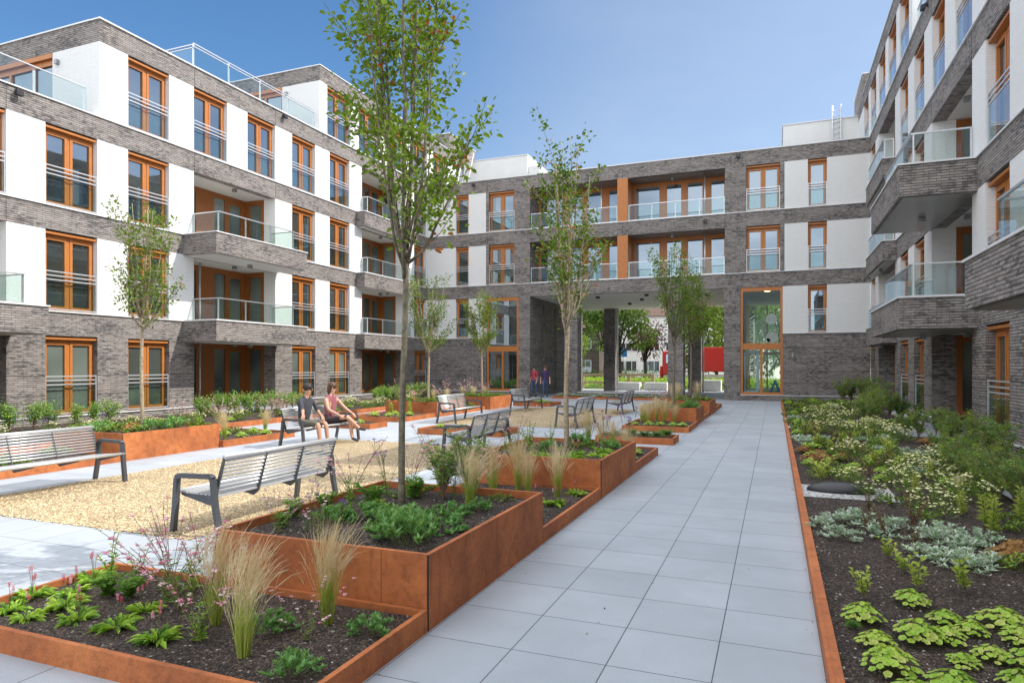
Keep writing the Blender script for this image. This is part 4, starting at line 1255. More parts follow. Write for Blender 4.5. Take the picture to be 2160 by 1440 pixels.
def P_rosette(flowers=True):
    a = MB(); b = MB()
    for i in range(52):
        az = U(0, 6.283); el = U(.15, .95)
        d = Vector((math.cos(az), math.sin(az), el))
        p = Vector((math.cos(az) * .025, math.sin(az) * .025, U(0, .02)))
        L = U(.09, .17) * (1.15 - el * .35)
        m_ = LM['light'] if rg.random() < .75 else LM['mid']
        a.leaf(p, d, L, L * .26, m_, .28, .2, rg)
        m2 = p + d.normalized() * L * .5
        a.leaf(m2, d + Vector((U(-.2, .2), U(-.2, .2), -.3)), L * .7, L * .22, m_, .2, .2, rg)
    if flowers:
        for i in range(rg.randint(2, 4)):
            ps = stem_pts(U(.16, .26), U(0, .06)); a.tube(ps, .0022, 4, LM['stem'])
            t = ps[-1]; mt = LM['redpink'] if rg.random() < .6 else LM['pink']
            for k in range(26):
                q = k / 26; an = k * 2.4
                b.leaf(t + Vector((math.cos(an) * .004, math.sin(an) * .004, q * .05 - .01)), (math.cos(an), math.sin(an), .8), .013, .010, mt, 0, .3, rg)
    return a, b

def P_lobed():
    a = MB()
    n = 62
    for i in range(n):
        az = i * 2.399; r = .17 * math.sqrt((i + .5) / n) * U(.85, 1.15)
        z = .13 * (1 - (r / .21) ** 2) + U(-.012, .02)
        c = Vector((math.cos(az) * r, math.sin(az) * r, z)); s = U(.019, .034)
        tilt = Vector((math.cos(az) * U(.2, .8), math.sin(az) * U(.2, .8), 1)).normalized()
        x = tilt.orthogonal().normalized(); y = tilt.cross(x); off = U(0, 6.28)
        mt = LM['light'] if rg.random() < .8 else LM['yellowish']
        k = 10; pts = []
        for j in range(k):
            rr = s * (1.0 if j % 2 == 0 else .86); an = off + 6.283 * j / k
            pts.append(c + x * math.cos(an) * rr + y * math.sin(an) * rr)
        for j in range(k): a.face([c - tilt * s * .25, pts[j], pts[(j + 1) % k]], mt)
        a.tube([(0, 0, 0), c * .55, c], .0018, 3, LM['stem'], False)
    return a, MB()

def P_upright():
    a = MB()
    for i in range(5):
        ps = stem_pts(U(.10, .20), U(.02, .09)); a.tube(ps, .003, 4, LM['stem'])
        for k in range(9):
            q = .25 + .75 * k / 9; p = along(ps, q); an = k * 2.4 + i
            L = U(.04, .062)
            a.leaf(p, (math.cos(an), math.sin(an), U(.3, 1.1)), L, L * .55, LM['yellowish'], .15, .3, rg)
    return a, MB()

def mound(n, r, h, L, asp, mats, spiky=.5, droop=.15, stems=True, inner=.55):
    a = MB()
    nb = max(8, n // 18)
    heads = []
    for i in range(nb):
        az = U(0, 6.283); rr = r * math.sqrt(rg.random()); 
        z = h * math.sqrt(max(0.02, 1 - (rr / r) ** 2)) * U(.7, 1.08)
        e = Vector((math.cos(az) * rr, math.sin(az) * rr, max(.02, z)))
        b0 = Vector((e.x * .35, e.y * .35, 0))
        heads.append((b0, e))
        if stems: a.tube([b0, b0.lerp(e, .5) + Vector((0, 0, h * .05)), e], .0022, 3, LM['stem'], False)
    for i in range(n):
        b0, e = heads[i % nb]
        q = 1 - inner * rg.random() ** 1.4; p = b0.lerp(e, q)
        an = U(0, 6.283); d = Vector((math.cos(an), math.sin(an), U(-.1, 1.2) * spiky + .2)) + (e - b0).normalized() * .5
        l = L * U(.7, 1.2)
        a.leaf(p, d, l, l * asp, rg.choice(mats), droop, .25, rg)
    return a

def P_silver(): return mound(330, .21, .12, .060, .24, [LM['silver']] * 7 + [LM['mint']], .6), MB()
def P_green(): return mound(520, .24, .17, .052, .40, [LM['mint']] * 4 + [LM['mid']], .9, .05), MB()
def P_tuft():
    a = MB()
    for i in range(260):
        az = U(0, 6.283); el = U(.1, 1.4); d = Vector((math.cos(az), math.sin(az), el)).normalized()
        L = U(.09, .15); p = Vector((0, 0, .03)); a.blade([p, p + d * L * .6, p + d * L - Vector((0, 0, .02))], .006, [LM['dark'], LM['mid']])
    return a, MB()
def P_broad():
    a = MB()
    for i in range(7):
        ps = stem_pts(U(.10, .2), U(.03, .12)); a.tube(ps, .004, 4, LM['stem'])
        for k in range(11):
            p = along(ps, .15 + .85 * k / 11); an = k * 2.4; L = U(.05, .085)
            a.leaf(p, (math.cos(an), math.sin(an), U(.2, .8)), L, L * .58, LM['mid'], .15, .3, rg)
    return a, MB()
def P_lily(mat='yellowish', h=.34, nst=2, top=None):
    a = MB(); b = MB()
    for i in range(nst):
        ps = stem_pts(h * U(.8, 1.1), U(.0, .06)); a.tube(ps, .005, 5, LM['stem'])
        n = int(46 * h / .34)
        for k in range(n):
            q = .08 + .92 * k / n; p = along(ps, q); an = k * 2.4; L = U(.075, .11) * (1.1 - .4 * q)
            a.leaf(p, (math.cos(an), math.sin(an), U(.5, 1.0)), L, L * .24, LM[mat], .22, .3, rg)
    return a, b
def P_tall(h=.36):
    a = MB()
    for i in range(4):
        ps = stem_pts(h * U(.55, 1.15), U(.02, .14)); a.tube(ps, .0032, 4, LM['stem'])
        n = rg.randint(13, 20)
        for k in range(n):
            q = .05 + .95 * k / n; p = along(ps, q); an = k * 2.4 + i; L = U(.05, .085) * (1.15 - .6 * q)
            a.leaf(p, (math.cos(an), math.sin(an), U(.3, 1.0)), L, L * .34, LM['light' if rg.random() < .55 else 'mid'], .18, .3, rg)
    return a, MB()
def P_daisy():
    a = mound(380, .20, .19, .032, .20, [LM['mid'], LM['olive'], LM['mid'], LM['light']], 1.0, .05)
    b = MB()
    for i in range(40):
        az = U(0, 6.283); r = .22 * math.sqrt(rg.random()); h = .235 * (1 - .35 * (r / .22) ** 2) * U(.85, 1.12)
        c = Vector((math.cos(az) * r, math.sin(az) * r, h)); s = U(.013, .020)
        tl = Vector((U(-.5, .5), U(-.5, .5), 1)).normalized(); x = tl.orthogonal().normalized(); y = tl.cross(x)
        a.tube([Vector((c.x * .6, c.y * .6, h * .3)), c], .0014, 3, LM['stem'], False)
        pts = [c + x * math.cos(6.283 * j / 8) * s * (1 if j % 2 else .8) + y * math.sin(6.283 * j / 8) * s * (1 if j % 2 else .8) for j in range(8)]
        for j in range(8): b.face([c + tl * .004, pts[j], pts[(j + 1) % 8]], LM['cream'])
        b.ball(c + tl * .003, (.005, .005, .003), LM['yellowish'], 5, 3)
    return a, b
def P_wispy(h=.62, mats=('olive', 'olive', 'mint', 'light'), wide=.28, n=20):
    a = MB()
    for i in range(n):
        ps = stem_pts(h * U(.65, 1.1), U(.06, wide), 6); a.tube(ps, [.004 - .0005 * j for j in range(7)], 4, LM['twig'])
        for k in range(5):
            q0 = U(.3, .9); p = along(ps, q0); an = U(0, 6.28); l2 = h * U(.1, .22)
            e = p + Vector((math.cos(an) * l2 * .7, math.sin(an) * l2 * .7, l2 * .6)); a.tube([p, e], .0018, 3, LM['twig'], False)
            mt = LM[rg.choice(mats)]
            for q in range(11):
                pp = p.lerp(e, q / 10); an2 = U(0, 6.28); L = U(.035, .06)
                a.leaf(pp, (math.cos(an2), math.sin(an2), U(-.1, .8)), L, L * .28, mt, .25, .2, rg)
    return a, MB()
def P_dark(): 
    a = MB()
    for i in range(10):
        ps = stem_pts(U(.3, .52), U(.04, .2), 5); a.tube(ps, .004, 4, LM['twig'])
        for k in range(46):
            p = along(ps, U(.35, 1.0)) + Vector((U(-.04, .04), U(-.04, .04), U(-.03, .03))); an = U(0, 6.28); L = U(.05, .075)
            a.leaf(p, (math.cos(an), math.sin(an), U(0, .8)), L, L * .42, LM[rg.choice(['dark', 'dark', 'mid'])], .2, .2, rg)
    return a, MB()
def P_purple():
    a = MB()
    for i in range(6):
        ps = stem_pts(U(.2, .36), U(.05, .16), 5); a.tube(ps, .003, 4, LM['twig'])
        for k in range(14):
            p = along(ps, .15 + .85 * k / 14); an = k * 2.1; L = U(.028, .045)
            a.leaf(p, (math.cos(an), math.sin(an), U(.1, .8)), L, L * .62, LM['purple'] if rg.random() < .8 else LM['olive'], .15, .3, rg)
    return a, MB()
def P_rust():
    a, _ = P_lobed(); return a, MB()
def P_stipa(h=.60, n=210):
    a = MB(); b = MB()
    la = U(0, 6.28); lv = Vector((math.cos(la), math.sin(la), 0)) * .07
    for i in range(n):
        az = U(0, 6.283); sp = min(.26, abs(rg.gauss(0, .085))); hh = h * U(.5, 1.08); rv = Vector((math.cos(az), math.sin(az), 0))
        b0 = rv * U(0, .028)
        p1 = b0 + rv * sp * .30 + Vector((0, 0, hh * .42))
        p2 = b0 + rv * sp * .75 + lv * .3 + Vector((0, 0, hh * .76))
        p3 = b0 + rv * sp * 1.25 + lv + Vector((0, 0, hh * U(.9, 1.0)))
        up = hh > h * .62
        a.blade([b0, p1, p2], .0029, [LM['blade'], LM['straw'] if (up and rg.random() < .5) else LM['blade']])
        if up:
            b.blade([p2, p2.lerp(p3, .55) + Vector((0, 0, .012)), p3 + Vector((0, 0, -.01))], .0036, [LM['straw']])
            for k in range(2):
                q = p1.lerp(p2, U(.5, 1)); b.blade([q, q + (p2 - p1) * .25 + Vector((U(-.02, .02), U(-.02, .02), .02)), q + (p3 - p1) * .4 + Vector((U(-.03, .03), U(-.03, .03), .02))], .0022, [LM['straw']])
    return a, b
def P_gaura(h=.55, n=9, dirv=None, pal=('pink', 'palepink')):
    a = MB(); b = MB()
    for i in range(n):
        az = U(0, 6.283) if dirv is None else dirv + U(-.9, .9)
        ps = stem_pts(h * U(.55, 1.05), U(.12, .42) * h / .55, 6, az); a.tube(ps, .0017, 3, LM['twig'], False)
        for k in range(9):
            p = along(ps, U(.03, .5)); an = U(0, 6.28); L = U(.03, .055)
            a.leaf(p, (math.cos(an), math.sin(an), U(.1, 1)), L, L * .25, LM[rg.choice(['mid', 'olive'])], .2, .2, rg)
        for k in range(rg.randint(3, 6)):
            q = U(.6, 1.0); p = along(ps, q); mt = LM[rg.choice(pal)]
            for j in range(5):
                an = j * 1.257 + U(0, .5); L = U(.016, .026)
                b.leaf(p, (math.cos(an), math.sin(an), U(-.1, .6)), L, L * .7, mt, .1, .2, rg)
        for k in range(4):
            p = along(ps, U(.7, 1.0)); a.leaf(p, (U(-1, 1), U(-1, 1), 1), .014, .005, LM['purple'], 0, .2, rg)
    return a, b
def P_verbena(h=.5, n=6):
    a = MB(); b = MB()
    for i in range(n):
        ps = stem_pts(h * U(.7, 1.05), U(.02, .18), 5); a.tube(ps, .0018, 3, LM['stem'], False)
        for k in range(7):
            p = along(ps, U(.03, .6)); an = U(0, 6.28); L = U(.03, .06); a.leaf(p, (math.cos(an), math.sin(an), .5), L, L * .22, LM['mid'], .2, .2, rg)
        for k in range(3):
            e = ps[-1] + Vector((U(-.04, .04), U(-.04, .04), U(0, .03))); a.tube([ps[-2], e], .0012, 3, LM['stem'], False)
            for j in range(14):
                b.leaf(e + Vector((U(-.014, .014), U(-.014, .014), U(-.003, .007))), (U(-1, 1), U(-1, 1), 1), .009, .008, LM['violet'], 0, .2, rg)
    return a, b
def P_mixlow(): 
    return mound(420, .24, .13, .042, .45, [LM['mid'], LM['mid'], LM['olive'], LM['light'], LM['purple']], .7), MB()
def P_hedge():
    a = MB(); b = MB()
    for i in range(9):
        ps = stem_pts(U(.38, .62), U(.05, .24), 4); b.tube(ps, .006, 5, LM['twig'])
        for k in range(80):
            c = along(ps, U(.45, 1.0)) + Vector((rg.gauss(0, .045), rg.gauss(0, .045), rg.gauss(0, .05))); an = U(0, 6.28); L = U(.045, .075)
            a.leaf(c, (math.cos(an), math.sin(an), U(.1, 1.2)), L, L * .38, LM[rg.choice(['mint', 'mid', 'light'])], .12, .2, rg)
    return a, b

KINDS = {
 'leafy_perennial': (P_rosette, 3, 'flowers', 'bright green rosette with small red flower spikes', 'perennial'),
 'plain_rosette': (lambda: P_rosette(False), 2, None, 'bright green leafy rosette', 'perennial'),
 'heuchera': (P_lobed, 3, None, 'light green plant with round lobed leaves', 'perennial'),
 'young_shrub': (P_upright, 3, None, 'small yellow-green upright sprout', 'shrub'),
 'silver_plant': (P_silver, 3, None, 'silvery low mound', 'perennial'),
 'green_mound': (P_green, 3, None, 'dense cool green leafy mound', 'shrub'),
 'green_tuft': (P_tuft, 2, None, 'round dark green tuft', 'grass tuft'),
 'broadleaf_plant': (P_broad, 2, None, 'broad-leaved dark green plant', 'perennial'),
 'lily': (lambda: P_lily(), 2, None, 'yellow-green lance-leaved upright stem plant', 'perennial'),
 'tall_perennial': (lambda: P_tall(), 3, None, 'tall green leafy-stemmed plant', 'perennial'),
 'daisy_bush': (P_daisy, 3, 'flowers', 'green mound covered in pale yellow daisies', 'flowers'),
 'wispy_shrub': (P_wispy, 3, None, 'loose fine-leaved shrub on thin stems', 'shrub'),
 'dark_shrub': (P_dark, 2, None, 'dark green glossy-leaved shrub', 'shrub'),
 'purple_plant': (P_purple, 2, None, 'reddish purple leafy plant', 'perennial'),
 'rusty_plant': (P_rust, 1, None, 'low plant turning orange', 'perennial'),
 'feather_grass': (P_stipa, 3, 'plumes', 'feather grass with green base and straw plumes', 'ornamental grass'),
 'gaura': (P_gaura, 3, 'flowers', 'thin arching stems with pink flowers', 'flowers'),
 'verbena': (P_verbena, 2, 'flowers', 'tall thin stems with violet flower heads', 'flowers'),
 'low_plant': (P_mixlow, 3, None, 'low mixed green ground plant', 'perennial'),
 'hedge_shrub': (P_hedge, 4, 'stems', 'small clipped green shrub on bare stems', 'shrub'),
}
protos = {}
for k_, (fn_, nv, second, ds, ct) in KINDS.items():
    protos[k_] = []
    for v_ in range(nv):
        a_, b_ = fn_()
        ma = a_.mesh('leaves')
        if k_ == 'rusty_plant':
            ma.materials.clear(); ma.materials.append(LM['rust']); ma.materials.append(LM['light']); ma.materials.append(LM['stem'])
        mb2 = b_.mesh(second) if (second and b_.f) else None
        protos[k_].append((ma, mb2))
PLANTS = []
SC = {'heuchera': .74, 'leafy_perennial': .80, 'wispy_shrub': 1.25, 'daisy_bush': 1.08, 'feather_grass': 1.05, 'green_mound': 1.12}
def put(kind, x, y, z, bed, s=1.0, rot=None, lean=0.0, desc=None, key=None):
    ma, mb2 = rg.choice(protos[kind]); second = KINDS[kind][2]
    s *= U(.88, 1.12) * SC.get(kind, 1.0); rot = U(0, 6.28) if rot is None else rot
    if mb2 is None:
        o = bpy.data.objects.new(kind, ma); col.objects.link(o)
    else:
        o = bpy.data.objects.new(kind, None); col.objects.link(o); o.empty_display_size = .05
        l_ = bpy.data.objects.new('leaves', ma); col.objects.link(l_); l_.parent = o
        f_ = bpy.data.objects.new(second, mb2); col.objects.link(f_); f_.parent = o
    o.location = (x, y, z); o.scale = (s, s, s * U(.92, 1.08)); o.rotation_euler = (lean * U(-1, 1), lean * U(-1, 1), rot)
    o['kind'] = 'thing'
    PLANTS.append((o, kind, bed, x, y, desc)); return o

WB = 'wide bed right of the path'
zs = .075
def many(kind, pts, z, bed, s=1.0, lean=0.0):
    for p in pts: put(kind, p[0], p[1], z, bed, s * (p[2] if len(p) > 2 else 1), lean=lean)
many('heuchera', [(0.54, 4.94), (0.57, 4.53), (0.82, 4.7, 1.1), (0.99, 4.77, .8), (0.9, 5.4), (1.04, 5.09, .8), (1.15, 4.95, .8), (1.37, 5.15, 1.2), (1.40, 4.84, 1.2), (0.6, 4.19, 1.25), (0.86, 4.02, 1.2), (0.99, 4.42, .7), (1.16, 4.57, .8), (1.33, 4.5, 1.1), (0.66, 3.88, .9), (1.6, 5.0, 1.1), (1.2, 4.2, .9)], zs, WB)
many('young_shrub', [(0.92, 6.61), (0.97, 6.17), (0.99, 5.72, 1.25), (0.6, 5.41, 1.2), (1.32, 5.83, 1.2)], zs, WB)
many('silver_plant', [(0.62, 7.86, 1.2), (0.45, 7.66, .8), (0.82, 8.1, 1.1), (0.59, 7.21, .9), (0.94, 7.42), (1.11, 7.75), (1.53, 7.65, 1.1), (1.42, 7.3, 1.1), (1.68, 7.18, 1.2), (1.81, 7.5), (1.4, 6.7, .9), (1.24, 6.85, .8), (1.62, 6.74, 1.1), (1.51, 6.45), (0.58, 16.12, 1.2), (0.55, 22.08, 1.4), (2.18, 28.38, 1.5), (2.61, 14.16, 1.3), (2.3, 14.29, 1.2), (3.0, 14.39, 1.3), (2.0, 14.8), (0.62, 15.6, 1.2), (1.15, 16.2, 1.2)], zs, WB)
many('rusty_plant', [(1.87, 6.88), (2.03, 7.17), (0.59, 12.72, 1.2), (0.79, 12.8, 1.2), (3.0, 16.45), (1.12, 13.1), (0.75, 13.5)], zs, WB)
many('purple_plant', [(0.85, 7.55, .8), (0.99, 7.31, .85), (1.2, 7.01, .8), (1.33, 7.9), (1.26, 11.44), (1.47, 9.06, .8), (1.32, 11.19), (0.87, 15.86, 1.3), (1.17, 15.52, 1.2), (1.41, 15.18, 1.2), (0.63, 16.76, 1.1), (0.98, 17.3, 1.2), (1.0, 8.5, .8), (1.7, 12.4, 1.1), (1.1, 14.9, 1.2)], zs, WB)
many('lily', [(2.01, 7.87, 1.1), (2.43, 8.56, 1.1), (2.06, 8.3), (1.67, 9.8, .8), (1.96, 8.77, .9), (2.1, 11.28, .8), (2.3, 7.3, .9)], zs, WB)
dz = [(1.14, 9.66), (1.04, 10.4, .9), (0.95, 10.75, .8), (1.51, 10.44), (1.69, 10.91), (1.9, 11.33), (1.7, 9.2), (1.54, 8.73, .8), (1.95, 9.6), (2.03, 10.28), (1.92, 9.0, .9), (1.74, 8.56, .8), (2.41, 10.26), (2.39, 10.61, .9), (2.39, 11.18), (2.26, 11.79), (2.34, 9.6), (2.32, 17.98), (2.14, 18.5), (1.85, 17.8), (2.54, 17.52), (2.6, 16.7), (2.48, 17.06), (2.62, 18.9), (1.39, 22.43), (1.18, 22.72), (2.04, 22.5), (1.8, 21.19), (2.42, 23.21), (2.7, 28.89), (3.18, 29.7), (3.0, 27.37), (1.88, 24.01), (1.83, 26.32), (2.3, 19.06), (2.41, 19.91), (1.93, 11.99), (1.75, 11.7), (1.0, 18.1), (1.3, 18.6), (0.95, 21.2), (1.55, 18.2), (1.3, 20.5), (1.6, 9.9), (2.15, 12.5)]
many('daisy_bush', [(a_[0], a_[1], (a_[2] if len(a_) > 2 else 1) * (1.0 if a_[1] < 14 else 1.35)) for a_ in dz], zs, WB)
many('low_plant', [(0.65, 14.09), (0.57, 11.86, .9), (0.59, 10.97, .9), (0.92, 11.1, .8), (1.02, 13.88), (1.42, 14.03), (1.76, 13.62), (1.84, 13.21), (1.75, 12.6, .9), (1.47, 12.16), (1.65, 17.17), (1.71, 19.64, 1.2), (0.54, 26.6, 1.5), (1.15, 27.4, 1.5), (0.96, 28.2, 1.5), (1.88, 12.65), (1.63, 14.6), (0.48, 20.84, 1.2), (0.62, 18.7, 1.2), (0.89, 12.26, .9), (1.98, 15.01, 1.2), (1.0, 11.63, .8), (0.83, 29.41, 1.6), (1.79, 30.82, 1.6), (0.5, 23.42, 1.4), (1.5, 8.3, .8), (1.35, 9.2, .9), (2.4, 13.3), (2.2, 16.0, 1.2), (1.3, 24.8, 1.4), (0.7, 25.0, 1.4), (2.4, 25.6, 1.4), (1.6, 28.9, 1.5), (2.3, 31.5, 1.6), (1.1, 31.6, 1.6), (.6, 32.6, 1.6), (2.9, 32.6, 1.6), (1.6, 33.6, 1.6), (2.6, 8.0), (2.7, 9.1), (2.0, 6.2, .9)], zs, WB)
many('heuchera', [(0.62, 13.3, 1.2), (0.72, 11.5, 1.1), (1.2, 12.0, 1.1), (1.05, 13.1, 1.2), (1.5, 13.0, 1.1), (1.85, 14.2, 1.2), (0.75, 14.8, 1.2), (0.52, 17.5, 1.3), (1.5, 16.4, 1.3), (0.6, 24.2, 1.5), (1.0, 26.0, 1.5), (0.55, 30.8, 1.6), (1.6, 32.3, 1.6), (2.0, 20.9, 1.3), (0.8, 19.0, 1.2), (.55, 12.35, 1)], zs, WB)
many('wispy_shrub', [(2.72, 21.72), (2.9, 22.9, 1.1), (3.0, 24.5, 1.1), (3.1, 20.6, .6), (2.75, 13.65, .8), (2.81, 12.83, .85), (2.87, 12.11, .85), (3.14, 11.75, .85), (2.85, 11.07, .8), (3.2, 15.17), (3.4, 14.52), (3.47, 13.64), (3.5, 13.0), (2.59, 12.37, .75), (2.57, 11.62, .75), (2.56, 10.61, .75), (2.64, 10.03, .75), (3.34, 23.67, 1.1), (2.74, 9.55, .8), (2.5, 22.3), (2.6, 23.6, 1.1), (3.3, 25.6, 1.2), (3.3, 16.2), (3.0, 17.2, .9), (3.05, 10.2, .8), (2.9, 18.2, .7)], zs, WB)
many('dark_shrub', [(3.55, 22.9, 1.3), (3.65, 24.0, 1.4), (3.2, 19.2, .9), (3.6, 21.2, 1.2), (3.55, 16.6, 1.2), (3.6, 15.4, 1.1), (3.5, 12.1), (3.55, 18.3, 1.1)], zs, WB)
many('wispy_shrub', [(2.87, 33.2, 1.5), (3.24, 33.6, 1.5), (3.6, 33.0, 1.5), (3.8, 31.5, 1.4), (3.5, 29.2, 1.3), (3.7, 27.6, 1.3)], zs, WB)
fr_ = random.Random(77)
for kind_, n_, x0_, x1_, y0_, y1_, s_ in (('low_plant', 22, .6, 2.7, 10.6, 20, 1.0), ('heuchera', 16, .5, 2.4, 10.6, 20, 1.0), ('daisy_bush', 16, 1.2, 2.8, 11.5, 26, 1.2), ('young_shrub', 14, .5, 2.2, 10.4, 18, 1.6), ('silver_plant', 6, 1.4, 2.6, 8.2, 17, 1.1), ('low_plant', 16, .6, 3.4, 20, 34, 1.7), ('heuchera', 10, .6, 3.2, 20, 34, 1.6), ('tall_perennial', 14, 1.3, 2.9, 7.5, 19, 1.0), ('wispy_shrub', 8, 2.3, 3.2, 8.6, 12, .7), ('low_plant', 10, 1.9, 3.0, 5.6, 9, .9), ('rusty_plant', 3, .5, 1.6, 11, 16, .9)):
    for _ in range(n_): put(kind_, fr_.uniform(x0_, x1_), fr_.uniform(y0_, y1_), zs, WB, s_)
put('tall_perennial', 1.62, 10.1, zs, WB, .9); put('green_tuft', .47, 4.78, zs, WB, .5); put('feather_grass', 2.15, 9.9, zs, WB, .55)

CB = 'low corner bed nearest the camera'
many('leafy_perennial', [(-4.79, 2.91), (-4.54, 2.86, .8), (-4.51, 3.10), (-4.71, 3.3), (-4.2, 2.97, 1.1), (-3.86, 2.98, 1.1), (-3.45, 2.93, 1.1), (-3.94, 3.24), (-4.85, 3.55), (-4.92, 3.14)], .11, CB, .95)
put('broadleaf_plant', -4.38, 3.33, .11, CB, 1.0); put('broadleaf_plant', -4.22, 3.36, .11, CB, 1.0)
put('tall_perennial', -4.45, 3.60, .11, CB, .95); put('tall_perennial', -3.95, 3.64, .11, CB, .95); put('tall_perennial', -4.76, 3.62, .11, CB, .8)
put('feather_grass', -3.31, 3.24, .11, CB, 1.05); put('feather_grass', -2.80, 2.94, .11, CB, 1.1); put('feather_grass', -2.66, 3.52, .11, CB, 1.08)
GA = MB(), MB()
many('gaura', [(-3.25, 3.01, .9), (-3.71, 3.33, 1.2), (-3.44, 3.3, 1.2), (-2.62, 3.26, .8), (-3.92, 3.42, 1.1), (-4.1, 3.6, 1.1)], .11, CB)
put('green_mound', -2.33, 3.50, .11, CB, .62); put('green_mound', -2.38, 2.84, .11, CB, .70); put('green_mound', -2.92, 3.27, .11, CB, .6)
put('tall_perennial', -3.20, 3.02, .11, CB, .62); put('tall_perennial', -3.05, 3.18, .11, CB, .55)

T1B = 'nearest tall planter'
many('green_mound', [(-2.47, 4.27, 1.05), (-2.72, 4.42, .95), (-2.52, 4.72, 1.05), (-2.60, 5.12, .85), (-2.98, 4.75, .7), (-3.25, 4.9, .8), (-2.77, 4.66, .95), (-3.4, 4.6, .75), (-2.45, 5.45, .6)], ST, T1B)
many('broadleaf_plant', [(-3.85, 4.62), (-3.8, 4.98, 1.1), (-3.5, 5.3, 1.2), (-3.3, 5.72, 1.2), (-3.7, 4.3, .8)], ST, T1B)
many('low_plant', [(-3.55, 4.75, .8), (-3.4, 5.9), (-3.3, 5.1, .8), (-2.5, 6.0, .6)], ST, T1B)
many('verbena', [(-3.45, 4.3, .8), (-3.1, 4.18, .7), (-3.6, 5.7, 1.1), (-2.95, 5.9, 1.1)], ST, T1B)
many('gaura', [(-3.62, 4.15, .7), (-3.3, 4.25, .7), (-3.8, 5.4, 1.2), (-3.1, 5.95, 1.2), (-2.8, 6.05, 1.0), (-3.5, 6.0, 1.1)], ST, T1B)
many('wispy_shrub', [(-3.0, 5.75, .85), (-2.78, 5.85, .8)], ST, T1B); put('feather_grass', -2.62, 5.55, ST, T1B, .95); put('tall_perennial', -3.55, 5.0, ST, T1B, .8)

B2 = 'low bed between the two nearest tall planters'
many('feather_grass', [(-3.15, 8.2, 1.1), (-2.55, 8.0, 1.15), (-3.3, 7.7, 1.0), (-2.95, 8.0, 1.0)], .11, B2)
many('leafy_perennial', [(-2.35, 8.2), (-2.42, 7.5), (-2.7, 7.6), (-2.5, 7.0)], .11, B2); many('low_plant', [(-3.4, 7.1), (-3.0, 6.8), (-2.7, 6.6)], .11, B2)
many('gaura', [(-3.6, 8.3, 1.2), (-3.6, 7.4, 1.2)], .11, B2)

T2B = 'second tall planter along the path'
many('tall_perennial', [(-3.82, 9.4, .9), (-3.62, 9.15, .8), (-3.5, 9.6), (-3.75, 10.2, 1.1), (-3.4, 10.3)], ST, T2B)
many('leafy_perennial', [(-3.16, 9.0, 1.1), (-2.64, 9.0, 1.2), (-2.38, 9.36, 1.2), (-2.88, 8.95, 1.1), (-2.4, 9.8, 1.1), (-2.7, 9.45)], ST, T2B)
many('green_mound', [(-3.2, 9.6), (-2.4, 10.3, .9), (-3.0, 10.5)], ST, T2B)
many('low_plant', [(-2.8, 10.1), (-3.4, 9.9), (-2.6, 10.6), (-3.3, 9.2, .8)], ST, T2B)
many('gaura', [(-3.8, 9.8, 1.1), (-3.1, 10.7), (-2.5, 10.8), (-3.4, 8.95, .8)], ST, T2B); many('feather_grass', [(-2.9, 10.8, .9), (-2.45, 10.6, .8)], ST, T2B)
many('verbena', [(-2.8, 11.6, 1.5), (-3.2, 11.9, 1.4), (-2.5, 12.2, 1.4)], .11, 'low bed behind the second tall planter')
many('feather_grass', [(-2.5, 11.9, 1.0), (-3.1, 12.5, 1)], .11, 'low bed behind the second tall planter')
many('heuchera', [(-2.35, 11.5, 1.1), (-2.4, 12.3, 1.1), (-2.6, 12.9)], .11, 'low bed behind the second tall planter')
many('green_tuft', [(-3.45, 15.4), (-3.12, 15.5, 1.1), (-2.78, 15.3), (-2.5, 15.35), (-2.33, 15.6, 1.1)], .11, 'small bed of round tufts', 1.4)
G4 = 'low bed before the third tall planter'
many('feather_grass', [(-3.5, 19.3, 1.2), (-3.2, 19.5, 1.3), (-2.95, 19.4, 1.3), (-2.7, 19.6, 1.25), (-3.65, 19.6, 1.2), (-3.35, 19.0, 1.2)], .11, G4, .82)
many('heuchera', [(-3.6, 18.4), (-3.2, 18.3), (-2.9, 18.4), (-2.55, 18.3), (-2.3, 18.3)], .11, G4, 1.1)
T4B = 'third tall planter along the path'
many('low_plant', [(-3.5, 20.5), (-3.2, 21.4), (-2.6, 20.5), (-3.0, 20.4)], ST, T4B, 1.3); many('green_mound', [(-2.45, 20.7), (-2.4, 21.3)], ST, T4B, 1.2)
many('tall_perennial', [(-3.4, 21.3), (-2.6, 21.8)], ST, T4B, 1.1); many('gaura', [(-3.5, 21.0), (-2.5, 21.6), (-3.3, 20.5)], ST, T4B, 1.3); many('feather_grass', [(-3.0, 21.8)], ST, T4B, 1.2)
T5B = 'farthest tall planter along the path'
many('low_plant', [(-3.2, 24.6), (-2.6, 24.7), (-2.4, 25.6), (-3.2, 25.8)], ST, T5B, 1.4); many('feather_grass', [(-3.3, 25.2), (-2.7, 25.9)], ST, T5B, 1.2); many('purple_plant', [(-2.4, 24.9), (-2.9, 25.0)], ST, T5B, 1.2)

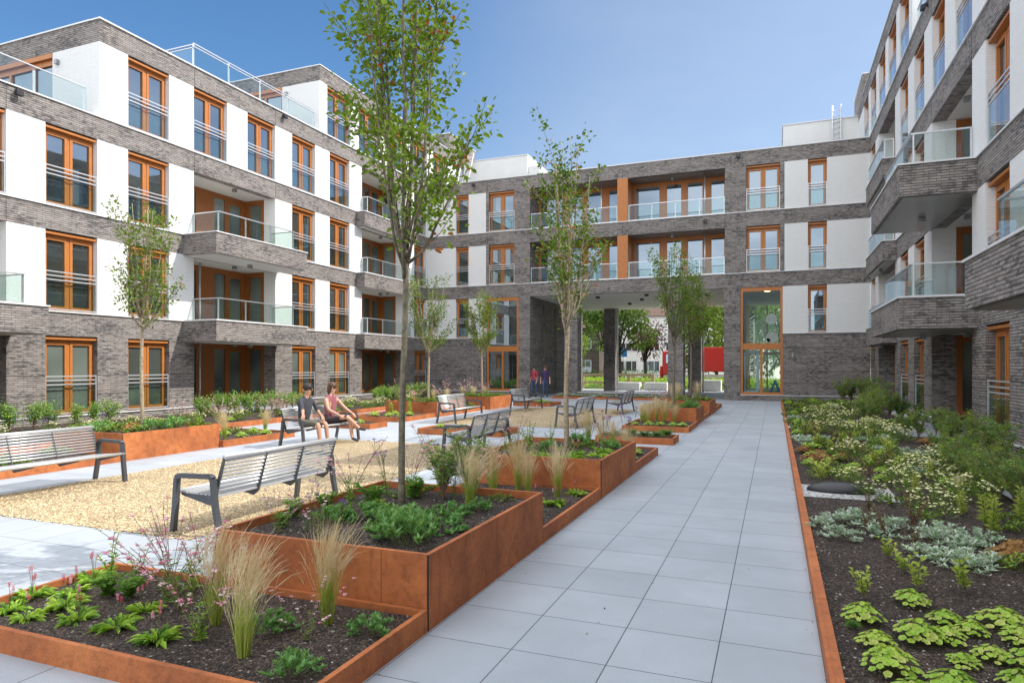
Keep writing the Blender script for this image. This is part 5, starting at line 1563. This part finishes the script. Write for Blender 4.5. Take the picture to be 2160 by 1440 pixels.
# beds in the sun
S1 = 'sunlit orange tall planter'
many('low_plant', [(-12.8, 9.1), (-12.4, 9.4), (-11.9, 9.1), (-11.5, 9.3), (-12.6, 10.0), (-11.7, 10.2), (-11.4, 10.7), (-12.3, 10.6), (-12.8, 10.6)], ST, S1, 1.25)
many('green_mound', [(-12.2, 9.0), (-11.6, 9.7), (-11.45, 10.1), (-12.7, 9.6)], ST, S1, 1.2); many('tall_perennial', [(-11.4, 10.6), (-11.55, 10.85)], ST, S1, 1.0)
many('rusty_plant', [(-11.9, 9.5)], ST, S1, 1.2)
S2 = 'low sunlit bed beside the seated couple'
many('feather_grass', [(-11.4, 11.4, 1.2), (-11.7, 13.0, 1.1)], .11, S2, .9); many('heuchera', [(-11.4, 11.9), (-11.35, 12.6), (-12.0, 12.0), (-11.9, 12.8)], .11, S2, 1.2); many('low_plant', [(-12.4, 11.6), (-12.3, 12.6), (-11.5, 12.2)], .11, S2, 1.1)
S3 = 'low sunlit bed before the gaura planter'
many('heuchera', [(-11.1, 18.4), (-11.6, 18.5), (-12.1, 18.4), (-11.2, 19.1), (-11.8, 19.2)], .11, S3, 1.3); many('lily', [(-12.0, 19.3), (-11.4, 19.5)], .11, S3, 1.3)
many('heuchera', [(-11.0, 16.0), (-11.6, 16.1)], .11, 'small low bed behind the couple', 1.2)
for bed, x0, x1, y0, y1 in (('sunlit planter with pink gaura behind the bench', -12.6, -10.9, 20.3, 22.0), ('farthest sunlit tall planter', -12.5, -10.65, 24.4, 26.2)):
    for i in range(9): put('low_plant', U(x0, x1), U(y0, y1), ST, bed, 1.35)
    for i in range(5): put('gaura', U(x0, x1), U(y0, y1), ST, bed, 1.4)
    for i in range(4): put('feather_grass', U(x0, x1), U(y0, y1), ST, bed, .8)
for i in range(6): put('low_plant', U(-12.4, -10.9), U(22.5, 24), .11, 'low bed between the far sunlit planters', 1.3)
for i in range(4): put('heuchera', U(-10.4, -9.1), U(27.1, 28.3), .11, 'low bed behind the farthest sunlit bench', 1.3)
for x_ in (-8.3, -7.9, -7.6): put('heuchera', x_, 15.6 + U(-.2, .2), .11, 'middle bed of the court', 1.0)
for x_ in (-7.1, -6.7): put('low_plant', x_, 15.7, .11, 'middle bed of the court', .9)
for i in range(13): put('silver_plant', -10.7 + .44 * i, 34.1 + U(-.2, .3), .11, 'long bed under the gateway wall', 1.3)
for i in range(7): put('low_plant', -10.5 + .8 * i, 34.3 + U(-.2, .3), .11, 'long bed under the gateway wall', 1.2)
LB_ = 'flower bed along the sunlit wing'
for i in range(14): put('hedge_shrub', -17.3 + U(-.1, .1), 16.3 + i * .37, .08, 'hedge row before the nearer recessed doors', 1.12)
for i in range(13): put('hedge_shrub', -17.2 + U(-.1, .1), 26.2 + i * .42, .08, 'hedge row before the farther recessed doors', 1.15)
for i in range(6): put('hedge_shrub', -17.6 + U(-.2, .2), 10.6 + i * .55, .08, 'loose row before the nearest ground floor window', 1.15)
for i in range(20): put('daisy_bush', U(-17.9, -15.2), U(9.5, 17), .08, LB_, 1.1)
for i in range(26): put('low_plant', U(-18, -14.6), U(9.5, 30), .08, LB_, 1.2)
for i in range(16): put('gaura', U(-17, -14.8), U(14.2, 20), .08, LB_, 1.3)
for i in range(16): put('heuchera', U(-16.5, -14.6), U(9.5, 32), .08, LB_, 1.25)
for i in range(6): put('verbena', U(-16.5, -14.6), U(9.5, 12), .08, LB_, 1.0)
for i in range(14): put('daisy_bush', U(-17.0, -14.6), U(20, 31), .08, LB_, 1.35)
for i in range(6): put('low_plant', U(-12.9, -11.4), U(6.8, 8.5), .11, 'low sunlit bed behind the cut off bench', 1.1)

# labels: each plant is told apart by kind, bed and its order away from the camera
ORD = ['nearest', 'second nearest', 'third nearest', 'fourth nearest', 'fifth nearest', 'sixth nearest', 'seventh nearest', 'eighth nearest', 'ninth nearest', 'tenth nearest', 'eleventh nearest', 'twelfth nearest']
def zone(bed, y):
    if bed == WB:
        if y < 5.6: return 'at the picture foot in the right-hand bed'
        if y < 9.0: return 'before the white pebble strip, right-hand bed'
        if y < 13.0: return 'just behind the drain hood, right-hand bed'
        if y < 19.6: return 'halfway down the right-hand bed'
        if y < 26: return 'beyond the far pebble strip, right-hand bed'
        return 'at the brick wall end of the right-hand bed'
    if bed == LB_:
        if y < 14: return 'in the sunlit wing bed, before its first windows'
        if y < 21: return 'in the sunlit wing bed, before the first balconies'
        return 'in the far stretch of the sunlit wing bed'
    return 'in the ' + bed
sets = {}
for rec in PLANTS:
    sets.setdefault((rec[1], zone(rec[2], rec[4])), []).append(rec)
for (kind, zn), lst in sets.items():
    lst.sort(key=lambda r_: math.hypot(r_[3], r_[4]))
    ds, ct = KINDS[kind][3], KINDS[kind][4]
    for i, r_ in enumerate(lst):
        far_small = r_[4] > 15.5 and len(lst) > 3
        if len(lst) == 1: lab = f"{ds}, {zn}"
        elif i < len(ORD) and not far_small: lab = f"{ORD[i]} {ds}, {zn}"
        else: lab = f"{ds}, {zn}"
        w_ = lab.split()
        if len(w_) > 16:
            short = {'green mound covered in pale yellow daisies': 'yellow daisy mound', 'tall thin stems with violet flower heads': 'violet flower stems', 'feather grass with green base and straw plumes': 'straw-plumed feather grass', 'thin arching stems with pink flowers': 'pink gaura', 'bright green rosette with small red flower spikes': 'red-spiked green rosette', 'light green plant with round lobed leaves': 'round-leaved light green plant', 'yellow-green lance-leaved upright stem plant': 'yellow-green lance-leaved plant', 'loose fine-leaved shrub on thin stems': 'fine-leaved loose shrub', 'low mixed green ground plant': 'low green plant', 'small clipped green shrub on bare stems': 'clipped shrub on stems', 'dense cool green leafy mound': 'dense green mound'}
            lab = lab.replace(ds, short.get(ds, ds)); 
        tag(r_[0], ' '.join(lab.split()[:16]), ct, f"{KINDS[kind][4]}s planted {zn}" if len(lst) > 1 else None)

# fallen leaves and crumbs of mulch on the slabs
lt = MB(); fr_ = random.Random(4)
for _ in range(260):
    q = fr_.random()
    if q < .4: x, y = 0.27 - abs(fr_.gauss(0, .05)), fr_.uniform(2.6, 20)
    elif q < .75: x, y = -2.13 + abs(fr_.gauss(0, .06)), fr_.uniform(2.6, 20)
    else: x, y = fr_.uniform(-2.1, .25), fr_.uniform(2.6, 24)
    L_ = fr_.uniform(.006, .02)
    lt.oval((x, y, .004), (fr_.uniform(-1, 1), fr_.uniform(-1, 1), .05), L_, L_ * .7, fr_.choice([chipC, chipC, chipD, LM['rust'], chipE]), -.1, fr_)
tag(lt.build('leaf_litter'), kind='stuff')

# ---------------------------------------------------------------- people
def skin(c): return plain('skin_tone', c, 0.55, var=0.05)
M['skin'] = skin((0.50, 0.28, 0.19)); M['skin2'] = skin((0.58, 0.34, 0.24))
M['tee_dark'] = plain('dark_tee', (0.05, 0.055, 0.07), .9); M['shorts'] = plain('olive_shorts', (0.14, 0.13, 0.10), .9)
M['top_pink'] = plain('dusty_pink_top', (0.30, 0.10, 0.12), .9); M['dress_dark'] = plain('dark_skirt', (0.07, 0.05, 0.055), .9)
M['red_top'] = plain('red_shirt', (0.42, 0.05, 0.08), .9); M['navy_top'] = plain('purple_navy_shirt', (0.06, 0.03, 0.11), .9)
M['jeans'] = plain('blue_jeans', (0.05, 0.09, 0.18), .9); M['hair_brown'] = plain('brown_hair', (0.09, 0.045, 0.025), .6); M['hair_dark'] = plain('dark_hair', (0.025, 0.018, 0.015), .6)
M['shoe'] = plain('dark_shoe', (0.03, 0.03, 0.035), .6)

def person(loc, rz, J, mats, hair_mat, hair_long, label, scale=1.0):
    """J: joint name -> (x, y, z); +y is the way the person faces. One skinned body surface, materials by nearest bone"""
    top, legs, arms_, skinm, shoe = mats
    v = []; e = []; rad = []; idx = {}; bones = []
    def add(n, p, r): idx[n] = len(v); v.append(Vector(p)); rad.append(r)
    def link(a, b, mat): e.append((idx[a], idx[b])); bones.append((v[idx[a]], v[idx[b]], mat))
    R_ = {'pelvis': .125, 'waist': .115, 'chest': .135, 'neck': .05, 'jaw': .062, 'head': .088}
    for n in ('pelvis', 'waist', 'chest', 'neck', 'jaw', 'head'): add(n, J[n], R_[n])
    link('pelvis', 'waist', top); link('waist', 'chest', top); link('chest', 'neck', top); link('neck', 'jaw', skinm); link('jaw', 'head', skinm)
    for s in 'LR':
        for n, r in (('hip', .09), ('knee', .058), ('ankle', .04), ('toe', .032)): add(n + s, J[n + s], r)
        link('pelvis', 'hip' + s, legs); link('hip' + s, 'knee' + s, legs if legs is not None else skinm); link('knee' + s, 'ankle' + s, J.get('calf', legs)); link('ankle' + s, 'toe' + s, shoe)
        for n, r in (('sh', .06), ('elb', .042), ('wri', .027)): add(n + s, J[n + s], r)
        link('chest', 'sh' + s, top); link('sh' + s, 'elb' + s, arms_); link('elb' + s, 'wri' + s, skinm)
        w = v[idx['wri' + s]]; el = v[idx['elb' + s]]; d = (w - el).normalized()
        side = d.cross(Vector((0, 0, 1))); side = side.normalized() if side.length > .1 else Vector((1, 0, 0))
        add('palm' + s, w + d * .055, .026); link('wri' + s, 'palm' + s, skinm)
        pv = v[idx['palm' + s]]; dn = Vector((0, 0, -1)) if abs(d.z) < .8 else Vector((0, 1, 0))
        for k, (o_, l_) in enumerate(((-.03, .055), (-.011, .07), (.010, .066), (.029, .05))):
            a1 = pv + side * o_ + d * .03; a2 = a1 + d * l_ * .5 + dn * .008; a3 = a2 + d * l_ * .4 + dn * .022
            for q, pp in enumerate((a1, a2, a3)): add(f'f{s}{k}{q}', pp, .0095 - .001 * q)
            link('palm' + s, f'f{s}{k}0', skinm); link(f'f{s}{k}0', f'f{s}{k}1', skinm); link(f'f{s}{k}1', f'f{s}{k}2', skinm)
        t1 = w + d * .03 + side * (-.038); t2 = t1 + d * .035 + side * (-.012)
        add('t' + s, t1, .011); add('u' + s, t2, .009); link('wri' + s, 't' + s, skinm); link('t' + s, 'u' + s, skinm)
    me = bpy.data.meshes.new('person'); me.from_pydata([tuple(p) for p in v], e, [])
    o = bpy.data.objects.new('person', me); col.objects.link(o)
    sk = o.modifiers.new('skin', 'SKIN'); sk.use_smooth_shade = True
    for i, r in enumerate(rad): me.skin_vertices[0].data[i].radius = (r, r)
    for i in range(len(v)): me.skin_vertices[0].data[i].use_root = (i == 0)
    sb = o.modifiers.new('sub', 'SUBSURF'); sb.levels = 1; sb.render_levels = 1
    dg = bpy.context.evaluated_depsgraph_get(); ev = o.evaluated_get(dg)
    nm = bpy.data.meshes.new_from_object(ev); o.modifiers.clear(); old = o.data; o.data = nm; nm.name = 'person'
    bpy.data.meshes.remove(old)
    ml = []
    for _, _, m_ in bones:
        if m_ not in ml: ml.append(m_)
    nm.materials.clear()
    for m_ in ml: nm.materials.append(m_)
    for p in nm.polygons:
        c = p.center; best = 1e9; bi = 0
        for i, (a, b, m_) in enumerate(bones):
            ab = b - a; t = max(0, min(1, (c - a).dot(ab) / max(1e-9, ab.length_squared))); dd = (c - a - ab * t).length
            if dd < best: best = dd; bi = i
        p.material_index = ml.index(bones[bi][2]); p.use_smooth = True
    hd = Vector(J['head']); jw = Vector(J['jaw']); up = (hd - jw).normalized(); fw = Vector(J.get('look', (0, 1, 0))).normalized(); rt = fw.cross(up).normalized()
    face = MB()
    c0 = jw.lerp(hd, .55)
    face.ball(c0 + fw * .088 - up * .005, (.013, .018, .022), M['skin'], 6, 4)
    for s in (-1, 1):
        face.ball(c0 + fw * .080 + rt * s * .033 + up * .026, .0095, M['shoe'], 6, 4)
        face.ball(c0 + rt * s * .088 + up * .005, (.012, .02, .03), M['skin'], 6, 4)
    face.box(*[a for k in range(3) for a in ((c0 + fw * .084 - up * .042)[k] - (.02, .006, .004)[k], (c0 + fw * .084 - up * .042)[k] + (.02, .006, .004)[k])], M['redlip'])
    f_ = face.build('face', None, o)
    h = MB(); 
    h.ball(hd - fw * .018 + up * .022, (.102, .108, .098), None, 14, 8)
    if hair_long:
        h.ball(hd - fw * .062 - up * .05, (.085, .06, .15), None, 12, 7)
    h.build('hair', hair_mat, o)
    o.location = loc; o.rotation_euler = (0, 0, rz); o.scale = (scale,) * 3
    tag(o, label, 'person'); return o
M['redlip'] = plain('lips', (0.4, 0.14, 0.12), .5)
def sitJ(lean=.05, armL=None, armR=None, look=(0, 1, 0), cross=False):
    J = {'pelvis': (0, -.10, .52), 'waist': (0, -.12 + lean * .3, .70), 'chest': (0, -.13 + lean, .94), 'neck': (0, -.11 + lean * 1.2, 1.10), 'jaw': (look[0] * .02, -.08 + lean * 1.3, 1.17), 'head': (look[0] * .03, -.085 + lean * 1.4, 1.27), 'look': look}
    for s, sg in (('L', -1), ('R', 1)):
        J['hip' + s] = (sg * .10, -.08, .50); J['knee' + s] = (sg * .13, .36, .52); J['ankle' + s] = (sg * .13, .42, .09); J['toe' + s] = (sg * .15, .58, .035)
        J['sh' + s] = (sg * .185, -.12 + lean, 1.00); J['elb' + s] = (sg * .25, .0 + lean, .76); J['wri' + s] = (sg * .16, .22, .66)
    if cross: J['kneeR'] = (.02, .38, .60); J['ankleR'] = (-.20, .56, .32); J['toeR'] = (-.27, .70, .28)
    for k, p in (('L', armL), ('R', armR)):
        if p: J['elb' + k], J['wri' + k] = p
    return J
J1 = sitJ(.06, armR=((.33, .12, .80), (.50, .26, .72)), look=(.6, .8, 0)); J1['calf'] = M['skin']
person((-9.46, 11.83, 0.0), R(-90), J1, (M['tee_dark'], M['shorts'], M['tee_dark'], M['skin'], M['shoe']), M['hair_dark'], False,
       'seated person in dark t-shirt and shorts, reaching an arm to the other')
J2 = sitJ(.04, armL=((-.30, .08, .78), (-.30, .28, .66)), look=(-.5, .85, -.1), cross=True); J2['calf'] = M['skin2']
person((-9.46, 12.72, 0.0), R(-90), J2, (M['top_pink'], M['dress_dark'], M['skin2'], M['skin2'], M['shoe']), M['hair_brown'], True,
       'seated person with long brown hair, pink top and crossed bare legs')
def standJ(walk=.0, look=(0, 1, 0), bend=.0):
    J = {'pelvis': (0, 0, .95), 'waist': (0, .0, 1.10), 'chest': (0, .0, 1.33), 'neck': (0, .01, 1.48), 'jaw': (0, .03, 1.55), 'head': (0, .03, 1.65), 'look': look}
    for s, sg in (('L', -1), ('R', 1)):
        f = sg * walk
        J['hip' + s] = (sg * .095, 0, .90); J['knee' + s] = (sg * .10, f * .5 + .03, .50); J['ankle' + s] = (sg * .10, f * .8, .09); J['toe' + s] = (sg * .12, f * .8 + .16, .035)
        J['sh' + s] = (sg * .19, 0, 1.40); J['elb' + s] = (sg * .245, -f * .3 - .02, 1.12); J['wri' + s] = (sg * .25, -f * .3 + .08, .88)
    return J
person((-12.28, 34.35, 0.0), R(160), standJ(.12), (M['red_top'], M['jeans'], M['red_top'], M['skin'], M['shoe']), M['hair_dark'], False,
       'standing person in red shirt and blue jeans by the dark passage')
person((-11.68, 34.45, 0.0), R(200), standJ(.2), (M['navy_top'], M['jeans'], M['navy_top'], M['skin2'], M['shoe']), M['hair_brown'], True,
       'standing person in dark purple shirt and jeans by the dark passage')

# ---------------------------------------------------------------- beyond the gateway
def far_tree(x, y, h, cr, trunk_h, mat, seed, label, n=2600, L=.42, kind='tree', dense=9):
    rng = random.Random(seed); root = empty(kind, (x, y, 0))
    t = MB(); t.tube([(0, 0, -.1), (.1, 0, trunk_h * .5), (0, .1, trunk_h + cr * .4)], [.24, .18, .1], 8)
    cl = []
    for i in range(dense):
        a = rng.uniform(0, 6.28); rr = cr * rng.uniform(.15, .75); z = trunk_h + (h - trunk_h) * rng.uniform(.12, .88)
        c = Vector((math.cos(a) * rr, math.sin(a) * rr, z)); cl.append((c, cr * rng.uniform(.32, .55)))
        t.tube([(0, 0, trunk_h * .8), c * .5 + Vector((0, 0, trunk_h * .45)), c], [.1, .07, .02], 5)
    t.build('trunk', M['bark_dark'], root)
    c_ = MB()
    for i in range(n):
        c, r = rng.choice(cl); v = Vector((rng.gauss(0, 1), rng.gauss(0, 1), rng.gauss(0, .8))).normalized() * r * rng.uniform(.55, 1.08)
        l = L * rng.uniform(.6, 1.3); c_.leaf(c + v, v + Vector((0, 0, rng.uniform(-.3, .6))), l, l * .55, LM[mat], .2, .25, rng)
    c_.build('crown', None, root); tag(root, label, 'tree', 'big trees beyond the gateway'); return root
far_tree(-20.0, 60, 10, 4.2, 3.6, 'far', 1, 'dark green tree before the brick house beyond the gateway', 5200, .36, dense=14)
far_tree(-12.6, 57, 9, 3.2, 3.2, 'far', 2, 'green tree with clear trunk in the middle gateway opening', 2600, .36)
far_tree(-17.0, 70, 12, 4.0, 4.0, 'far', 3, 'tall tree behind the slim one beyond the gateway opening', 2800, .42)
far_tree(-13.8, 76, 6.5, 2.6, 2.5, 'plum', 4, 'reddish plum tree beyond the middle gateway opening', 1500, .35)
far_tree(-3.0, 62, 9.5, 4.0, 3.0, 'far2', 5, 'light green tree behind the red truck', 4600, .38, dense=14)
far_tree(1.2, 58, 10, 4.2, 0.8, 'far2', 6, 'light green leafy tree seen through the tall lobby window', 6500, .34, dense=18)
far_tree(-6.0, 76, 11, 4.6, 1.2, 'far', 7, 'dense dark tree mass behind the truck crane', 5200, .45, dense=18)
far_tree(4.5, 66, 12, 5.0, 1.2, 'far2', 8, 'broad light tree behind the cross wing', 4200, .45, dense=16)
far_tree(-15.6, 54, 4.6, 1.3, .8, 'far2', 9, 'slim light green young tree beside the white gateway pipe', 1400, .22)
far_tree(-27, 66, 11, 4.6, 3.5, 'far', 10, 'dark tree at the far end behind the brick house corner', 3800, .42, dense=14)
def shrubs(name, x0, x1, y0, y1, n, mat, h, label):
    rng = random.Random(int(x0 * 10) + 3); mb = MB()
    for i in range(n):
        x = rng.uniform(x0, x1); y = rng.uniform(y0, y1); z = rng.random() ** .7 * h
        l = rng.uniform(.12, .3); mb.leaf((x, y, z), (rng.uniform(-1, 1), rng.uniform(-1, 1), rng.uniform(.2, 2)), l, l * .4, LM[mat], .15, .2, rng)
    return tag(mb.build(name), label, None, None, 'stuff')
shrubs('tall_grass', -22, 4, 49, 53, 5200, 'light', .75, None)
shrubs('meadow_grass', -30, 8, 53, 62, 4200, 'light', .5, None)
def far_hedge(x0, x1, y, h, lab):
    rng = random.Random(int(x0)); mb = MB()
    for i in range(1500):
        l = rng.uniform(.15, .3); mb.leaf((rng.uniform(x0, x1), y + rng.uniform(-.5, .5), rng.uniform(0, h)), (rng.uniform(-1, 1), -1, rng.uniform(0, 1)), l, l * .5, LM['dark'], .1, .2, rng)
    tag(mb.build('hedge'), lab, 'hedge')
far_hedge(-19, -8, 64, 1.3, 'low dark clipped hedge behind the meadow beyond the gateway')

# brick house
def brick_house(x0, x1, y0, y1, h, label, mat='brick_house'):
    root = empty('brick_house', ((x0 + x1) / 2, y0, 0)); cx = (x0 + x1) / 2
    w = MB(); w.box(x0 - cx, x1 - cx, 0, y1 - y0, 0, h); w.build('wall', M[mat], root)
    r = MB(); a, b = x0 - cx - .4, x1 - cx + .4; d = y1 - y0; m_ = d / 2
    r.face([(a, -.4, h), (b, -.4, h), (b, m_, h + 3), (a, m_, h + 3)]); r.face([(b, d + .4, h), (a, d + .4, h), (a, m_, h + 3), (b, m_, h + 3)])
    r.face([(a, -.4, h), (a, m_, h + 3), (a, d + .4, h)]); r.face([(b, -.4, h), (b, d + .4, h), (b, m_, h + 3)]); r.build('roof', M['roof_tile'], root)
    n = int((x1 - x0) / 3.1)
    for i in range(n):
        for z in (0.9, 3.7):
            c = x0 - cx + 1.9 + i * 3.1
            f = MB(); W2, H2 = 1.15, (.75 if z < 2 else .6)
            zz = z + H2
            for bx in ((-W2, W2, zz + H2 - .09, zz + H2), (-W2, W2, zz - H2, zz - H2 + .09), (-W2, -W2 + .09, zz - H2, zz + H2), (W2 - .09, W2, zz - H2, zz + H2), (-.45, -.37, zz - H2, zz + H2), (.37, .45, zz - H2, zz + H2)):
                f.box(c + bx[0], c + bx[1], -.06, .02, bx[2], bx[3])
            o = f.build('window', M['coping'], root); g_ = MB(); g_.box(c - W2 + .05, c + W2 - .05, -.03, -.01, zz - H2 + .05, zz + H2 - .05); g_.build('pane', M['glass'], o)
    tag(root, label, 'house', 'houses beyond the gateway'); return root
M['brick_house'] = brick_mat('brown_brick', (0.12, 0.085, 0.07), (0.16, 0.11, 0.09), (0.1, 0.09, 0.08), w=.22, h=.065)
M['roof_tile'] = plain('roof_tile', (0.12, 0.07, 0.05), .8); M['white_wall'] = plain('white_wall', (0.75, 0.74, 0.70), .8)
brick_house(-36, -19.6, 78, 87, 6.3, 'brown brick house with white framed windows beyond the gateway')
brick_house(-27, 0, 92, 100, 8.5, 'white house behind the trees beyond the gateway', 'white_wall')

# timber fence inside the gateway, white blocks, poles
def timber_fence(x0, x1, y, label, posts):
    root = empty('timber_fence', ((x0 + x1) / 2, y, 0)); cx = (x0 + x1) / 2
    for i in range(posts):
        x = x0 - cx + (x1 - x0) * i / (posts - 1); m_ = MB(); m_.box(x - .11, x + .11, -.09, .09, 0, 1.0); m_.build('post', M['oak'], root)
    for z in (.42, .98): m_ = MB(); m_.box(x0 - cx - .1, x1 - cx + .1, -.05, .05, z, z + (.13 if z > .5 else .14)); m_.build('rail', M['oak'], root)
    return tag(root, label, 'fence', 'timber fences beyond the gateway')
M['oak'] = plain('weathered_oak', (0.42, 0.32, 0.21), .85, var=.2)
timber_fence(-15.2, -8.2, 48.4, 'pale timber post and rail fence behind the gateway opening', 5)
timber_fence(-15.5, -9.0, 52.0, 'second pale timber fence further back across the meadow', 6)
for i, (x, w_) in enumerate(((-10.2, .95), (-8.2, .8))):
    mb = MB(); mb.box(-w_, w_, -.4, .4, 0, .55); o = bevel(mb.build('concrete_block', M['white_wall'], loc=(x + .4, 47.2 + i * .3, 0)), .04)
    tag(o, ('larger' if i == 0 else 'smaller') + ' white block on the ground before the timber fence', 'block', 'white blocks under the gateway')
mb = MB(); mb.box(-.75, .75, -.45, .45, 0, .75); o = bevel(mb.build('planter_tub', M['white_wall'], loc=(-4.1, 47.0, 0)), .03); tag(o, 'white tub standing in the passage before the red truck', 'tub')
def pole(x, y, h, lab, sign=False):
    r_ = empty('street_sign' if sign else 'street_lamp', (x, y, 0)); m_ = MB(); m_.tube([(0, 0, 0), (0, 0, h)], .07, 8); m_.build('pole', M['steel_white'], r_)
    m_ = MB()
    if sign: m_.box(-.28, .28, -.1, -.07, h - .8, h); m_.build('sign_panel', M['blue'], r_)
    else: m_.tube([(0, 0, h), (0, -.8, h + .1)], .05, 6); m_.build('lamp_arm', M['steel_white'], r_)
    tag(r_, lab, 'sign' if sign else 'street lamp')
pole(-13.35, 60, 7.0, 'pale lamp post in the meadow beyond the gateway'); pole(-14.0, 66, 3.4, 'blue street sign on a pole beyond the gateway', True)

# red truck with loading crane
M['red'] = plain('red_lacquer', (0.62, 0.03, 0.025), .35, var=.05); M['truck_white'] = plain('pale_truck_parts', (0.62, 0.56, 0.47), .6)
def truck(x, y, rz):
    r_ = empty('truck', (x, y, 0), rz)
    m_ = MB(); m_.box(-3.6, 3.6, -1.1, 1.1, .75, 1.0); m_.build('chassis', M['truck_white'], r_)
    m_ = MB(); m_.box(-3.7, -1.9, -1.15, 1.15, 1.0, 2.9); m_.box(-3.9, -3.7, -1.1, 1.1, .7, 1.7); cab = bevel(m_.build('cab', M['red'], r_), .08)
    m_ = MB(); m_.box(-3.4, -2.4, -1.17, -1.14, 1.95, 2.65); m_.build('side_window', M['glass'], cab)
    m_ = MB(); m_.box(-1.2, 1.3, -1.15, 1.15, 1.25, 3.2); bevel(m_.build('loading_box', M['red'], r_), .05)
    m_ = MB(); m_.box(1.5, 2.6, -1.15, 1.15, 1.6, 1.85); m_.box(2.3, 2.6, -1.1, 1.1, 1.0, 1.6); m_.build('red_deck', M['red'], r_)
    m_ = MB(); m_.box(-1.7, 3.6, -1.2, -1.05, .45, .95); m_.build('side_skirt', M['truck_white'], r_)
    for wx in (-2.9, 1.4, 2.7):
        for sy in (-1.05, 1.05):
            m_ = MB(); m_.tube([(wx, sy - .15, .5), (wx, sy + .15, .5)], .5, 16); m_.build('wheel', M['black'], r_)
    m_ = MB()
    for sx in (-.3, .3):
        for sy in (-.3, .3): m_.tube([(3.1 + sx, sy, 1.0), (3.1 + sx, sy, 5.2)], .05, 4)
    for k in range(9): m_.box(2.8, 3.4, -.33, -.27, 1.2 + k * .5, 1.28 + k * .5); m_.tube([(2.8, -.3, 1.2 + k * .5), (3.4, -.3, 1.7 + k * .5)], .03, 4)
    m_.build('crane_mast', M['steel'], r_)
    m_ = MB(); m_.tube([(3.1, 0, 5.2), (3.9, 0, 8.4)], .14, 6); m_.build('crane_arm', M['dark_steel'], r_)
    tag(r_, 'red truck with loading crane parked beyond the gateway', 'truck')
truck(-4.9, 56, R(6))
